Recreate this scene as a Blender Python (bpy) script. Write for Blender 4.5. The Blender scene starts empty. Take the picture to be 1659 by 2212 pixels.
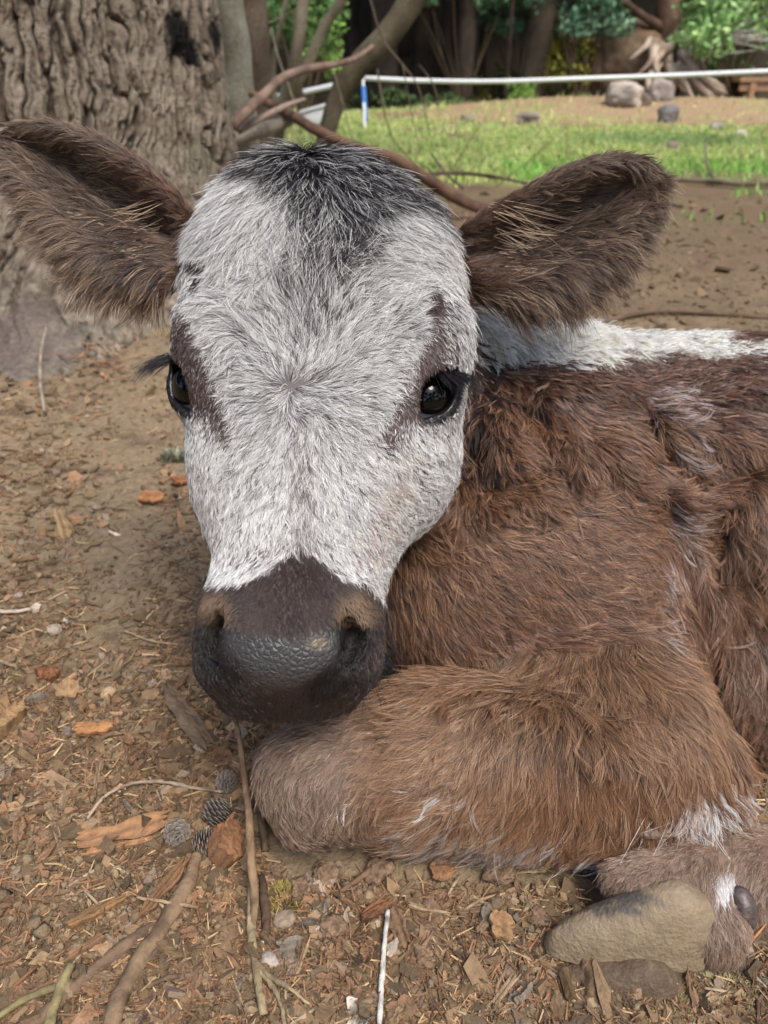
import bpy, math, random
import numpy as np
from mathutils import Matrix, Vector, kdtree

random.seed(7)
RNG = np.random.default_rng(11)
SC = bpy.context.scene
COL = SC.collection

# ------------------------------------------------------------------ camera, world, sun
CAM_H = 0.45
PITCH = math.radians(30.0)
F = 1662.0                     # focal length in pixels of a 1659 x 2212 frame
cosP, sinP = math.cos(PITCH), math.sin(PITCH)

cam_d = bpy.data.cameras.new("camera")
cam = bpy.data.objects.new("camera", cam_d)
COL.objects.link(cam)
cam.location = (0, 0, CAM_H)
cam.rotation_euler = (math.radians(90) - PITCH, 0, 0)
cam_d.sensor_fit = 'VERTICAL'
cam_d.sensor_height = 36.0
cam_d.lens = 36.0 * F / 2212.0
cam_d.clip_start = 0.02
cam_d.clip_end = 400
cam_d.dof.use_dof = True
cam_d.dof.focus_distance = 0.455
cam_d.dof.aperture_fstop = 10.0
SC.camera = cam

world = bpy.data.worlds.new("World")
SC.world = world
world.use_nodes = True
wn, wl = world.node_tree.nodes, world.node_tree.links
bg = wn["Background"]
sky = wn.new("ShaderNodeTexSky")
sky.sky_type = 'NISHITA'
sky.sun_disc = False
SUN_EL, SUN_AZ = math.radians(58), math.radians(150)
sky.sun_elevation = SUN_EL
sky.sun_rotation = SUN_AZ
sky.air_density = 1.0
sky.dust_density = 3.0
sky.ozone_density = 0.8
bg.inputs["Strength"].default_value = 0.15
wl.new(sky.outputs[0], bg.inputs["Color"])

sun_d = bpy.data.lights.new("sun", 'SUN')
sun_d.energy = 1.5
sun_d.angle = math.radians(24)
sun_d.color = (1.0, 0.97, 0.92)
sun = bpy.data.objects.new("sun", sun_d)
COL.objects.link(sun)
sd = Vector((math.sin(SUN_AZ) * math.cos(SUN_EL), math.cos(SUN_AZ) * math.cos(SUN_EL), math.sin(SUN_EL)))
sun.rotation_euler = (-sd).to_track_quat('-Z', 'Y').to_euler()

SC.view_settings.view_transform = 'Standard'
SC.view_settings.look = 'None'
SC.view_settings.exposure = 0.88
SC.view_settings.gamma = 1.0
SC.cycles.max_bounces = 8
SC.cycles.diffuse_bounces = 4
SC.cycles.transparent_max_bounces = 8
SC.cycles.use_adaptive_sampling = False
SC.cycles.use_denoising = True
try:
    SC.cycles_curves.shape = 'RIBBONS'
except Exception:
    pass

# ------------------------------------------------------------------ helpers
def srgb(r, g, b):
    c = np.array([r, g, b], float) / 255.0
    return np.where(c <= 0.04045, c / 12.92, ((c + 0.055) / 1.055) ** 2.4)

def C(u, v, z):
    """picture position and depth -> camera coordinates"""
    return np.array([(u - 829.5) * z / F, -(v - 1106.0) * z / F, z])

def c2w(p):
    p = np.asarray(p, float)
    x, y, z = p[..., 0], p[..., 1], p[..., 2]
    return np.stack([x, z * cosP + y * sinP, CAM_H + y * cosP - z * sinP], -1)

def w2c(p):
    p = np.asarray(p)
    x, y, h = p[..., 0], p[..., 1], p[..., 2] - CAM_H
    return np.stack([x, y * sinP + h * cosP, y * cosP - h * sinP], -1)

def W(u, v, z):
    return c2w(C(u, v, z))

def gz(v):
    """axial depth of flat ground seen at picture row v"""
    t = (v - 1106.0) / F
    return CAM_H / (sinP + t * cosP)

def G(u, v, lift=0.0):
    p = c2w(C(u, v, gz(v)))
    p[2] += lift
    return p

def uv_of(Pw):
    c = w2c(Pw)
    z = np.maximum(c[..., 2], 0.05)
    return 829.5 + c[..., 0] * F / z, 1106.0 - c[..., 1] * F / z

def smoothstep(a, b, x):
    t = np.clip((x - a) / (b - a), 0, 1)
    return t * t * (3 - 2 * t)

def hash3(ix, iy, iz, seed=0):
    h = (ix.astype(np.int64) * 374761393 + iy.astype(np.int64) * 668265263 + iz.astype(np.int64) * 2147483647 + seed * 1274126177) & 0xffffffff
    h = ((h ^ (h >> 13)) * 1274126177) & 0xffffffff
    h = (h ^ (h >> 16)) & 0xffffff
    return h / float(0xffffff)

def vnoise(p, freq=1.0, seed=0):
    """3-D value noise in -1..1"""
    q = np.asarray(p, float) * freq
    i = np.floor(q).astype(np.int64)
    f = q - i
    f = f * f * (3 - 2 * f)
    r = 0
    for dx in (0, 1):
        wx = f[..., 0] if dx else 1 - f[..., 0]
        for dy in (0, 1):
            wy = f[..., 1] if dy else 1 - f[..., 1]
            for dz in (0, 1):
                wz = f[..., 2] if dz else 1 - f[..., 2]
                r = r + wx * wy * wz * hash3(i[..., 0] + dx, i[..., 1] + dy, i[..., 2] + dz, seed)
    return r * 2 - 1

def fbm(p, freq=1.0, octv=4, seed=0, gain=0.5):
    s, a, t = 0, 1.0, 0
    for o in range(octv):
        s = s + a * vnoise(p, freq * 2 ** o, seed + o * 17)
        t += a
        a *= gain
    return s / t

def noise2(x, y, freq=1.0, octv=3, seed=0):
    return fbm(np.stack([x, y, np.zeros_like(x)], -1), freq, octv, seed)

def new_mesh(name, verts, faces, mat=None, parent=None, smooth=True, col=None, extra=None):
    """faces: list or (N,k) array; col: per-vertex rgb"""
    me = bpy.data.meshes.new(name)
    verts = np.asarray(verts, np.float32)
    if isinstance(faces, np.ndarray):
        n, k = faces.shape
        me.vertices.add(len(verts))
        me.vertices.foreach_set("co", verts.ravel())
        me.loops.add(n * k)
        me.loops.foreach_set("vertex_index", faces.astype(np.int32).ravel())
        me.polygons.add(n)
        me.polygons.foreach_set("loop_start", (np.arange(n) * k).astype(np.int32))
        me.update(calc_edges=True)
        me.validate()
    else:
        me.from_pydata(verts.tolist(), [], faces)
        me.update()
    if smooth:
        me.polygons.foreach_set("use_smooth", np.ones(len(me.polygons), bool))
    if col is not None:
        a = me.color_attributes.new("Col", 'FLOAT_COLOR', 'POINT')
        c = np.ones((len(me.vertices), 4), np.float32)
        c[:, :3] = np.asarray(col)[: len(me.vertices)]
        a.data.foreach_set("color", c.ravel())
    if extra:
        for k_, vals in extra.items():
            a = me.attributes.new(k_, 'FLOAT', 'POINT')
            a.data.foreach_set("value", np.asarray(vals, np.float32)[: len(me.vertices)])
    if mat is not None:
        me.materials.append(mat)
    o = bpy.data.objects.new(name, me)
    COL.objects.link(o)
    if parent is not None:
        o.parent = parent
    return o

def empty(name, loc=(0, 0, 0)):
    o = bpy.data.objects.new(name, None)
    o.empty_display_size = 0.05
    o.location = loc
    COL.objects.link(o)
    return o

def adopt(child, par):
    """parent a mesh whose vertices are in world coordinates to an Empty that stands somewhere"""
    child.parent = par
    child.matrix_parent_inverse = Matrix.Translation(-Vector(par.location))

def tag(o, label=None, cat=None, group=None, kind=None):
    if label: o["label"] = label
    if cat: o["category"] = cat
    if group: o["group"] = group
    if kind: o["kind"] = kind
    return o

def copy_tree(o, loc=None, rot=None, scale=None):
    c = o.copy()
    COL.objects.link(c)
    for ch in list(o.children):
        d = ch.copy()
        COL.objects.link(d)
        d.parent = c
        d.matrix_parent_inverse = ch.matrix_parent_inverse.copy()
        for g in list(ch.children):
            e = g.copy()
            COL.objects.link(e)
            e.parent = d
    if loc is not None: c.location = loc
    if rot is not None: c.rotation_euler = rot
    if scale is not None: c.scale = scale
    return c

def frames(pts):
    pts = np.asarray(pts, float)
    T = np.gradient(pts, axis=0)
    T /= np.linalg.norm(T, axis=1)[:, None] + 1e-12
    up = np.array([0, 0, 1.0]) if abs(T[0][2]) < 0.9 else np.array([1.0, 0, 0])
    N = []
    n = np.cross(T[0], up); n /= np.linalg.norm(n)
    for t in T:
        n = n - t * np.dot(n, t)
        n /= np.linalg.norm(n) + 1e-12
        N.append(n.copy())
    N = np.array(N)
    B = np.cross(T, N)
    return T, N, B

def resample(pts, n):
    pts = np.asarray(pts, float)
    if len(pts) < 3:
        t = np.linspace(0, 1, n)[:, None]
        return pts[0] * (1 - t) + pts[-1] * t
    d = np.r_[0, np.cumsum(np.linalg.norm(np.diff(pts, axis=0), axis=1))]
    s = np.linspace(0, d[-1], n)
    # catmull-rom like: cubic through smoothed tangents
    m = np.gradient(pts, d, axis=0)
    i = np.clip(np.searchsorted(d, s, side='right') - 1, 0, len(pts) - 2)
    h = (d[i + 1] - d[i])[:, None]
    t = ((s - d[i]) / (d[i + 1] - d[i]))[:, None]
    h00 = 2 * t ** 3 - 3 * t ** 2 + 1; h10 = t ** 3 - 2 * t ** 2 + t
    h01 = -2 * t ** 3 + 3 * t ** 2; h11 = t ** 3 - t ** 2
    return h00 * pts[i] + h10 * h * m[i] + h01 * pts[i + 1] + h11 * h * m[i + 1]

def tube(pts, radii, nseg=10, rough=0.0, rfreq=20.0, seed=0, n=None, flat=1.0, cap=True):
    """tapered tube with uneven skin; returns verts, faces(list)"""
    pts = np.asarray(pts, float)
    radii = np.asarray(radii, float)
    if n is None: n = len(pts)
    s0 = np.r_[0, np.cumsum(np.linalg.norm(np.diff(pts, axis=0), axis=1))]
    p = resample(pts, n)
    r = np.interp(np.linspace(0, s0[-1], n), s0, np.interp(s0, np.linspace(0, s0[-1], len(radii)), radii))
    T, N, B = frames(p)
    a = np.linspace(0, 2 * np.pi, nseg, endpoint=False)
    ring = np.cos(a)[None, :, None] * N[:, None, :] + flat * np.sin(a)[None, :, None] * B[:, None, :]
    v = p[:, None, :] + ring * r[:, None, None]
    if rough > 0:
        nz = fbm(v, rfreq, 3, seed)
        v = p[:, None, :] + ring * (r[:, None, None] * (1 + rough * nz[..., None]))
    v = v.reshape(-1, 3)
    faces = []
    for i in range(n - 1):
        for j in range(nseg):
            k = (j + 1) % nseg
            faces.append((i * nseg + j, i * nseg + k, (i + 1) * nseg + k, (i + 1) * nseg + j))
    if cap:
        faces.append(tuple(range(nseg))[::-1])
        faces.append(tuple((n - 1) * nseg + j for j in range(nseg)))
    return v, faces

class MB:
    """collects pieces of ONE part"""
    def __init__(s):
        s.v, s.f, s.c, s.n = [], [], [], 0
    def add(s, v, f, col=None):
        v = np.asarray(v, float)
        s.v.append(v)
        s.f += [tuple(int(i) + s.n for i in q) for q in f]
        s.n += len(v)
        if col is not None:
            col = np.asarray(col, float)
            s.c.append(np.broadcast_to(col, (len(v), 3)) if col.ndim == 1 else col)
    def build(s, name, mat, parent=None, smooth=True):
        return new_mesh(name, np.concatenate(s.v), s.f, mat, parent, smooth, np.concatenate(s.c) if s.c else None)

# ------------------------------------------------------------------ materials
def mat_new(name):
    m = bpy.data.materials.new(name)
    m.use_nodes = True
    nt = m.node_tree
    b = nt.nodes["Principled BSDF"]
    return m, nt, b

def mat_vcol(name, rough=0.85, spec=0.25, bump=0.0, bscale=200.0, var=0.15, vscale=60.0, coat=0.0):
    """colour from the vertex colour with fine procedural variation and bump"""
    m, nt, b = mat_new(name)
    a = nt.nodes.new("ShaderNodeAttribute"); a.attribute_name = "Col"
    tc = nt.nodes.new("ShaderNodeTexCoord")
    nz = nt.nodes.new("ShaderNodeTexNoise"); nz.inputs["Scale"].default_value = vscale; nz.inputs["Detail"].default_value = 6
    nt.links.new(tc.outputs["Object"], nz.inputs["Vector"])
    mr = nt.nodes.new("ShaderNodeMapRange")
    mr.inputs["From Min"].default_value = 0.25; mr.inputs["From Max"].default_value = 0.75
    mr.inputs["To Min"].default_value = 1 - var; mr.inputs["To Max"].default_value = 1 + var
    nt.links.new(nz.outputs["Fac"], mr.inputs["Value"])
    mx = nt.nodes.new("ShaderNodeVectorMath"); mx.operation = 'SCALE'
    nt.links.new(a.outputs["Color"], mx.inputs[0]); nt.links.new(mr.outputs[0], mx.inputs["Scale"])
    nt.links.new(mx.outputs[0], b.inputs["Base Color"])
    b.inputs["Roughness"].default_value = rough
    b.inputs["Specular IOR Level"].default_value = spec
    b.inputs["Coat Weight"].default_value = coat
    if bump > 0:
        n2 = nt.nodes.new("ShaderNodeTexNoise"); n2.inputs["Scale"].default_value = bscale; n2.inputs["Detail"].default_value = 8
        nt.links.new(tc.outputs["Object"], n2.inputs["Vector"])
        bp = nt.nodes.new("ShaderNodeBump"); bp.inputs["Strength"].default_value = bump; bp.inputs["Distance"].default_value = 0.003
        nt.links.new(n2.outputs["Fac"], bp.inputs["Height"])
        nt.links.new(bp.outputs[0], b.inputs["Normal"])
    return m

def mat_plain(name, rgb, rough=0.6, spec=0.4, var=0.1, vscale=30, bump=0.0, bscale=100, coat=0.0, metallic=0.0):
    m, nt, b = mat_new(name)
    tc = nt.nodes.new("ShaderNodeTexCoord")
    nz = nt.nodes.new("ShaderNodeTexNoise"); nz.inputs["Scale"].default_value = vscale; nz.inputs["Detail"].default_value = 6
    nt.links.new(tc.outputs["Object"], nz.inputs["Vector"])
    cr = nt.nodes.new("ShaderNodeValToRGB")
    rgb = np.asarray(rgb, float)
    cr.color_ramp.elements[0].position = 0.3; cr.color_ramp.elements[1].position = 0.7
    cr.color_ramp.elements[0].color = (*np.clip(rgb * (1 - var), 0, 1), 1)
    cr.color_ramp.elements[1].color = (*np.clip(rgb * (1 + var), 0, 1), 1)
    nt.links.new(nz.outputs["Fac"], cr.inputs["Fac"])
    nt.links.new(cr.outputs["Color"], b.inputs["Base Color"])
    b.inputs["Roughness"].default_value = rough
    b.inputs["Specular IOR Level"].default_value = spec
    b.inputs["Coat Weight"].default_value = coat
    b.inputs["Metallic"].default_value = metallic
    if bump > 0:
        n2 = nt.nodes.new("ShaderNodeTexNoise"); n2.inputs["Scale"].default_value = bscale; n2.inputs["Detail"].default_value = 8
        nt.links.new(tc.outputs["Object"], n2.inputs["Vector"])
        bp = nt.nodes.new("ShaderNodeBump"); bp.inputs["Strength"].default_value = bump; bp.inputs["Distance"].default_value = 0.004
        nt.links.new(n2.outputs["Fac"], bp.inputs["Height"])
        nt.links.new(bp.outputs[0], b.inputs["Normal"])
    return m
# ================================================================== the setting
def lump(x, y, cx, cy, rx, ry, h):
    return h * np.exp(-(((x - cx) / rx) ** 2 + ((y - cy) / ry) ** 2))

def ground_h(x, y):
    x = np.asarray(x, float); y = np.asarray(y, float)
    r = np.hypot(x, y)
    h = .010 * noise2(x, y, 2.2, 3, 1) * smoothstep(.3, 1.5, r)
    h = h + .0045 * noise2(x, y, 14, 3, 2)
    near = smoothstep(3.5, 1.2, r)
    crumb = noise2(x, y, 60, 3, 3)
    h = h + near * (.0030 * crumb + .0016 * np.abs(noise2(x, y, 150, 2, 4)))
    h = h + .02 * noise2(x, y, .5, 3, 8) * smoothstep(2, 6, r)
    # needle mound with the rocks, the bank rising into the forest
    h = h + lump(x, y, 3.4, 9.6, 2.6, .9, .17) + lump(x, y, 1.6, 9.8, 1.0, .5, .05)
    edge = 10.8 + .5 * noise2(x, y * 0, .35, 2, 12)
    h = h + .40 * np.maximum(y - edge - .3, 0) * smoothstep(0, 2.5, y - edge)
    h = h + lump(x, y, -1.0, 1.55, .55, .40, .05)
    # pressed flat under the calf, hollow round the hoof
    h = h - lump(x, y, .16, .335, .06, .03, .006)
    return h

def gpt(u, v, lift=0.0):
    """point on the uneven ground seen at a picture position"""
    z = gz(v)
    for _ in range(6):
        p = c2w(C(u, v, z))
        dz = p[2] - float(ground_h(p[0], p[1]))
        ray = c2w(C(u, v, 1.0)) - np.array([0, 0, CAM_H])
        z = z + dz / max(-ray[2], .02) if ray[2] < 0 else z
        z = min(max(z, .2), 60)
    p = c2w(C(u, v, z)); p[2] = float(ground_h(p[0], p[1])) + lift
    return p

def axis_grid(lo, hi, c, fine, n):
    """coordinates dense around c, coarse far away"""
    s = np.linspace(-1, 1, n)
    k = 6.5
    a = np.sinh(k * s) / np.sinh(k)
    return np.where(a < 0, c + a * (c - lo), c + a * (hi - c))
gx = np.concatenate([-np.geomspace(60, .62, 130)[:-1], np.linspace(-.62, .62, 400), np.geomspace(.62, 60, 130)[1:]])
gy = np.concatenate([np.linspace(-12, .1, 14)[:-1], np.linspace(.1, 1.1, 330), np.geomspace(1.1, 80, 300)[1:]])
X, Y = np.meshgrid(gx, gy, indexing='ij')
Hh = ground_h(X, Y)
gv = np.stack([X, Y, Hh], -1).reshape(-1, 3)
gi = np.arange(len(gv)).reshape(X.shape)
gf = np.stack([gi[:-1, :-1], gi[1:, :-1], gi[1:, 1:], gi[:-1, 1:]], -1).reshape(-1, 4)
x_, y_ = gv[:, 0], gv[:, 1]
edge_g = 3.75 + .25 * noise2(x_, y_ * 0, 1.3, 3, 4) + .12 * noise2(x_, y_, 6, 2, 6)
edge_f = 10.0 + .5 * noise2(x_, y_ * 0, .6, 3, 14)
grassy = smoothstep(-.25, .3, y_ - edge_g) * smoothstep(.3, -.6, y_ - edge_f) * smoothstep(-.14, -.04, x_ / np.maximum(y_, .1))
grassy *= smoothstep(.18, -.10, noise2(x_, y_, 1.7, 3, 21) - .25)
mound = np.clip(lump(x_, y_, 3.5, 8.9, 2.2, 1.5, 1.8) + lump(x_, y_, 1.6, 9.0, 1.1, .9, 1.3), 0, 1) * smoothstep(-.4, .2, noise2(x_, y_, 2.5, 3, 61) + .3)
gcol = np.zeros((len(gv), 3))
nA = noise2(x_, y_, 9, 4, 31); nB = noise2(x_, y_, 40, 4, 32); nC = noise2(x_, y_, 3, 3, 33)
gcol[:] = srgb(131, 114, 91)
def gmix(m, rgb):
    m = np.clip(m, 0, 1)[:, None]; gcol[:] = gcol * (1 - m) + srgb(*rgb) * m
gmix(smoothstep(.0, .5, nA) * .7, (141, 123, 97))
gmix(smoothstep(.1, .6, nB) * .7, (92, 76, 62))
gmix(smoothstep(.1, .5, -nC) * .35, (96, 78, 62))
gmix(smoothstep(1.2, 2.4, y_) * .6, (112, 92, 72))
gmix(smoothstep(2.0, 3.4, y_) * smoothstep(-.1, .4, nA + nC) * .5 * (y_ < 5), (116, 116, 78))
gmix(grassy, (142, 156, 88))
gmix(grassy * smoothstep(.1, .5, nA) * .4, (160, 154, 100))
gmix(mound * .9, (158, 130, 106))
gmix(smoothstep(-.3, .8, y_ - edge_f) * (1 - mound), (66, 58, 44))
m_ground = mat_vcol("soil", .95, .12, .9, 260, .28, 130)
ground = new_mesh("ground", gv, gf, m_ground, None, True, gcol)
tag(ground, "brown dirt strewn with bark crumbs, turning to grass further back", None, None, "structure")

# ------------------------------------------------------------------ bark materials and trees
m_bark = mat_vcol("bark", .92, .15, 1.0, 260, .35, 110)
m_bark_far = mat_vcol("bark_far", .95, .1, .5, 40, .25, 14)
m_leaf = mat_vcol("leaf", .6, .3, 0, 1, .2, 3)
m_wood = mat_vcol("dead_wood", .85, .2, .6, 300, .22, 120)

# ---- the big trunk on the left
def big_trunk():
    cx, cy, R = -.715, 1.86, .352
    na, nh = 900, 420
    th = np.linspace(-np.pi, np.pi, na, endpoint=False)
    hh = np.r_[np.linspace(-.08, .8, 330), np.linspace(.82, 3.2, nh - 330)]
    T, Hq = np.meshgrid(th, hh, indexing='xy')
    # buttress roots at a few headings
    flare = .035 * np.exp(-np.maximum(Hq, 0) / .30)
    lob = np.zeros_like(T)
    for a0, w, amp, hs in ((-.62, .28, .23, .10), (-1.35, .34, .34, .13), (-2.2, .30, .2, .12), (.5, .35, .12, .12), (1.8, .4, .2, .12), (3.0, .35, .2, .12)):
        d = (T - a0 + np.pi) % (2 * np.pi) - np.pi
        lob += amp * np.exp(-(d / w) ** 2) * np.exp(-np.maximum(Hq, 0) / hs)
    r = R + flare + lob + .02 * np.sin(T * 3 + 1) - .03 * np.clip(Hq, 0, 3)
    dx, dy = np.cos(T), np.sin(T)
    lean = Hq * .02
    P = np.stack([cx + r * dx + lean, cy + r * dy, Hq], -1)
    # furrowed bark: long plates split by cracks that wander, broken across into scales
    q = np.stack([T * R, np.zeros_like(T), Hq], -1)
    wx = .030 * fbm(q, 5, 3, 41) + .010 * fbm(q, 22, 2, 42)
    lon = T * R + wx - .22 * (Hq) * 0.55
    q2 = np.stack([lon * 44, Hq * 6.0 + .5 * fbm(q, 14, 2, 44), np.zeros_like(T)], -1)
    n1 = fbm(q2, 1.0, 3, 43)
    ridge = 1 - np.abs(n1) * 2.2
    q3 = np.stack([lon * 110, Hq * 20, np.zeros_like(T)], -1)
    n2 = fbm(q3, 1.0, 3, 47)
    ridge2 = 1 - np.abs(n2) * 2.0
    crack = smoothstep(.62, .98, ridge); crack2 = smoothstep(.55, .95, ridge2)
    lowr = np.exp(-np.maximum(Hq, 0) / .10)
    amp = 1 - .25 * lowr
    disp = -(.017 * crack + .0055 * crack2) * amp + .004 * fbm(q * np.array([1.5, 1, .5]), 20, 3, 49) + .0030 * fbm(np.stack([lon * 170, Hq * 34, 0 * T], -1), 1.0, 3, 50) + .0010 * fbm(q, 200, 2, 51)
    P[..., 0] += disp * dx; P[..., 1] += disp * dy
    P[..., 2] += .003 * fbm(q, 60, 2, 52)
    v = P.reshape(-1, 3)
    g = np.arange(len(v)).reshape(T.shape)
    f = np.stack([g[:-1], np.roll(g, -1, 1)[:-1], np.roll(g, -1, 1)[1:], g[1:]], -1).reshape(-1, 4)
    col = np.zeros((len(v), 3)); col[:] = srgb(124, 114, 100)
    def mix(m, rgb):
        m = np.clip(m.reshape(-1), 0, 1)[:, None]; col[:] = col * (1 - m) + srgb(*rgb) * m
    mix(smoothstep(0, .5, fbm(q, 12, 3, 53)) * .6, (146, 134, 118))
    mix(smoothstep(.1, .5, fbm(q, 30, 3, 54)) * .5, (100, 84, 70))
    mix(smoothstep(.2, .55, fbm(q, 7, 3, 55)) * .4, (112, 112, 92))
    mix(np.maximum(crack * .80, crack2 * .50), (60, 50, 43))
    mix(lowr * smoothstep(.2, -.2, fbm(q, 6, 2, 58)) * .6, (112, 110, 98))
    mix(np.exp(-np.maximum(Hq, 0) / .25) * smoothstep(.05, .35, fbm(q, 34, 3, 59)) * .8, (70, 60, 52))
    mix(np.exp(-np.maximum(Hq, 0) / .25) * smoothstep(.15, .4, fbm(q, 60, 3, 63)) * .6, (158, 146, 128))
    bu, bv_ = uv_of(v); 
    n_ = fbm(v, 40, 3, 60)
    for cu, cv_, rx, ry in ((385, 70, 26, 50), (410, 120, 22, 34), (462, 75, 14, 34)):
        mix(smoothstep(1.25, .7, np.hypot((bu - cu) / rx, (bv_ - cv_) / ry) - n_ * .7), (26, 24, 24))
    mix(smoothstep(1.2, .6, np.hypot((bu - 60) / 110, (bv_ - 740) / 95) - n_ * .4) * .7, (104, 92, 86))
    o = new_mesh("trunk", v, f, m_bark, None, True, col)
    t = empty("old_tree", (cx, cy, 0)); adopt(o, t)
    tag(t, "thick old tree trunk with deeply furrowed grey brown bark and spreading roots", "tree")
    # low spreading limbs and foliage far overhead, out of the frame
    mb = MB()
    rr = np.random.default_rng(3)
    vv_, ff = leaf_cloud(rr, [(cx + rr.normal(0, 1.3), cy + 1.5 + rr.normal(0, 1.2), 4.4 + rr.normal(0, .6), .6) for _ in range(14)], 2600, .11)
    mb.add(vv_, ff, leaf_cols(rr, len(vv_), (78, 92, 46), .3))
    adopt(mb.build("crown", m_leaf, None, False), t)
    return t

def leaf_cloud(rr, balls, n, size, droop=.0, quad=True):
    """n leaf-sized faces scattered through the volume of several clumps"""
    balls = np.array(balls, float)
    k = rr.integers(0, len(balls), n)
    d = rr.normal(0, 1, (n, 3)); d /= np.linalg.norm(d, axis=1)[:, None]
    rad = balls[k, 3] * rr.random(n) ** .45
    c = balls[k, :3] + d * rad[:, None] * np.array([1, 1, .75])
    a = rr.normal(0, 1, (n, 3)); a /= np.linalg.norm(a, axis=1)[:, None]
    b = rr.normal(0, 1, (n, 3)); b -= a * (a * b).sum(1)[:, None]; b /= np.linalg.norm(b, axis=1)[:, None]
    s = size * rr.uniform(.6, 1.4, n)[:, None]
    up = np.cross(a, b)
    v = np.stack([c - a * s, c - b * s * .45 + up * s * .12, c + a * s, c + b * s * .45 + up * s * .12], 1).reshape(-1, 3)
    f = np.arange(4 * n).reshape(-1, 4)
    return v, [tuple(x) for x in f.tolist()]

def leaf_cols(rr, nv, rgb, var=.25, rgb2=None, p=.3):
    n = nv // 4
    c = np.tile(srgb(*rgb), (n, 1))
    if rgb2 is not None:
        m = rr.random(n) < p; c[m] = srgb(*rgb2)
    c = c * np.clip(1 + var * rr.normal(0, 1, n), .3, 2)[:, None]
    return np.repeat(c, 4, 0)

big_trunk()

def bark_cols(v, rgb, rgb2, seed, freq=14, patch=None):
    n = fbm(v * np.array([1, 1, .35]), freq, 4, seed); m = smoothstep(-.2, .4, n)[:, None]
    c = srgb(*rgb) * (1 - m) + srgb(*rgb2) * m
    if patch is not None:
        (rgb3, fn) = patch
        k = np.clip(fn(v), 0, 1)[:, None]; c = c * (1 - k) + srgb(*rgb3) * k
    return c

def fluted(pts, radii, nseg, n, seed, amp=.05, fl=7):
    v, f = tube(pts, radii, nseg, .12, 9, seed, n)
    return v, f

# ---- trunks right behind it
def stem_tree(name, label, stems, rgb, rgb2, crown=None, seed=0, group=None, cat="tree", patch=None, leafcol=(70, 96, 40), mat=None, leafn=1500, leafs=.05, leafcol2=None):
    base = np.array(stems[0][0][0], float)
    t = empty(name, base)
    tag(t, label, cat, group)
    mb = MB()
    for i, (pts, rad, ns) in enumerate(stems):
        v, f = tube(pts, rad, 20 if max(rad) > .03 else 9, .14, 10 if max(rad) > .03 else 30, seed + i, ns)
        mb.add(v, f, bark_cols(v, rgb, rgb2, seed + i, 16, patch))
    adopt(mb.build("trunk", mat or m_bark, None), t)
    if crown:
        rr = np.random.default_rng(seed + 5)
        v, f = leaf_cloud(rr, crown, leafn, leafs)
        adopt(new_mesh("crown", v, f, m_leaf, None, False, leaf_cols(rr, len(v), leafcol, .3, leafcol2)), t)
    return t

def up_from(u, v, z, du, dv, dz, lead=None):
    pass

def Wl(*pts):
    return [W(*p) for p in pts]

stem_tree("lichen_tree", "pale lichen grey trunk with a yellow green mossy streak beside the old trunk",
          [([W(530, 420, 2.9), W(512, 220, 2.62), W(498, 100, 2.5), W(482, 0, 2.40), W(470, -120, 2.3), W(430, -700, 1.9)], [.066, .062, .064, .068, .07, .06], 60)],
          (150, 148, 132), (112, 108, 94), [(-1.4, 2.9, 3.6, .7), (-.9, 3.3, 3.9, .6)], 101,
          patch=((132, 122, 34), lambda v: smoothstep(.50, .38, v[:, 2] + .03 * fbm(v, 30, 2, 4)) * smoothstep(.012, -.02, v[:, 0] - np.interp(v[:, 2], [0, .6], [-.545, -.62]))))
stem_tree("fir_trunk", "straight grey brown trunk with fine vertical bark behind the lichen tree",
          [([W(562, 400, 3.6), W(553, 200, 3.3), W(545, 60, 3.1), W(540, 0, 3.05), W(535, -120, 2.9), W(500, -700, 2.4)], [.085, .072, .066, .066, .065, .05], 60)],
          (112, 98, 84), (84, 72, 62), [(-.9, 4.2, 3.9, .8)], 111)
stem_tree("thin_tree", "thin grey sapling with a forked top behind the fallen branches",
          [([W(580, 370, 4.0), W(612, 230, 3.7), W(640, 120, 3.5), W(655, 0, 3.4), W(670, -200, 3.2)], [.040, .034, .030, .026, .02], 40),
           ([W(612, 230, 3.7), W(660, 150, 3.6), W(700, 60, 3.5), W(745, -10, 3.4), W(800, -150, 3.3)], [.026, .026, .024, .022, .018], 40),
           ([W(600, 280, 3.8), W(592, 120, 3.6), W(610, 40, 3.5), W(630, -60, 3.4)], [.018, .014, .012, .010], 30)],
          (146, 136, 116), (108, 98, 82), None, 121)
stem_tree("leaning_tree", "dark leaning trunk rising to the right above the fallen branches",
          [([W(680, 400, 3.3), W(708, 280, 3.1), W(735, 200, 3.05), W(775, 140, 3.0), W(830, 85, 2.95), W(885, 10, 2.9), W(960, -110, 2.8), W(1100, -400, 2.6)], [.036, .034, .038, .048, .048, .044, .04, .03], 70)],
          (104, 96, 78), (76, 68, 54), [(.6, 3.1, 3.0, .5), (.9, 3.4, 3.4, .6)], 131)

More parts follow.
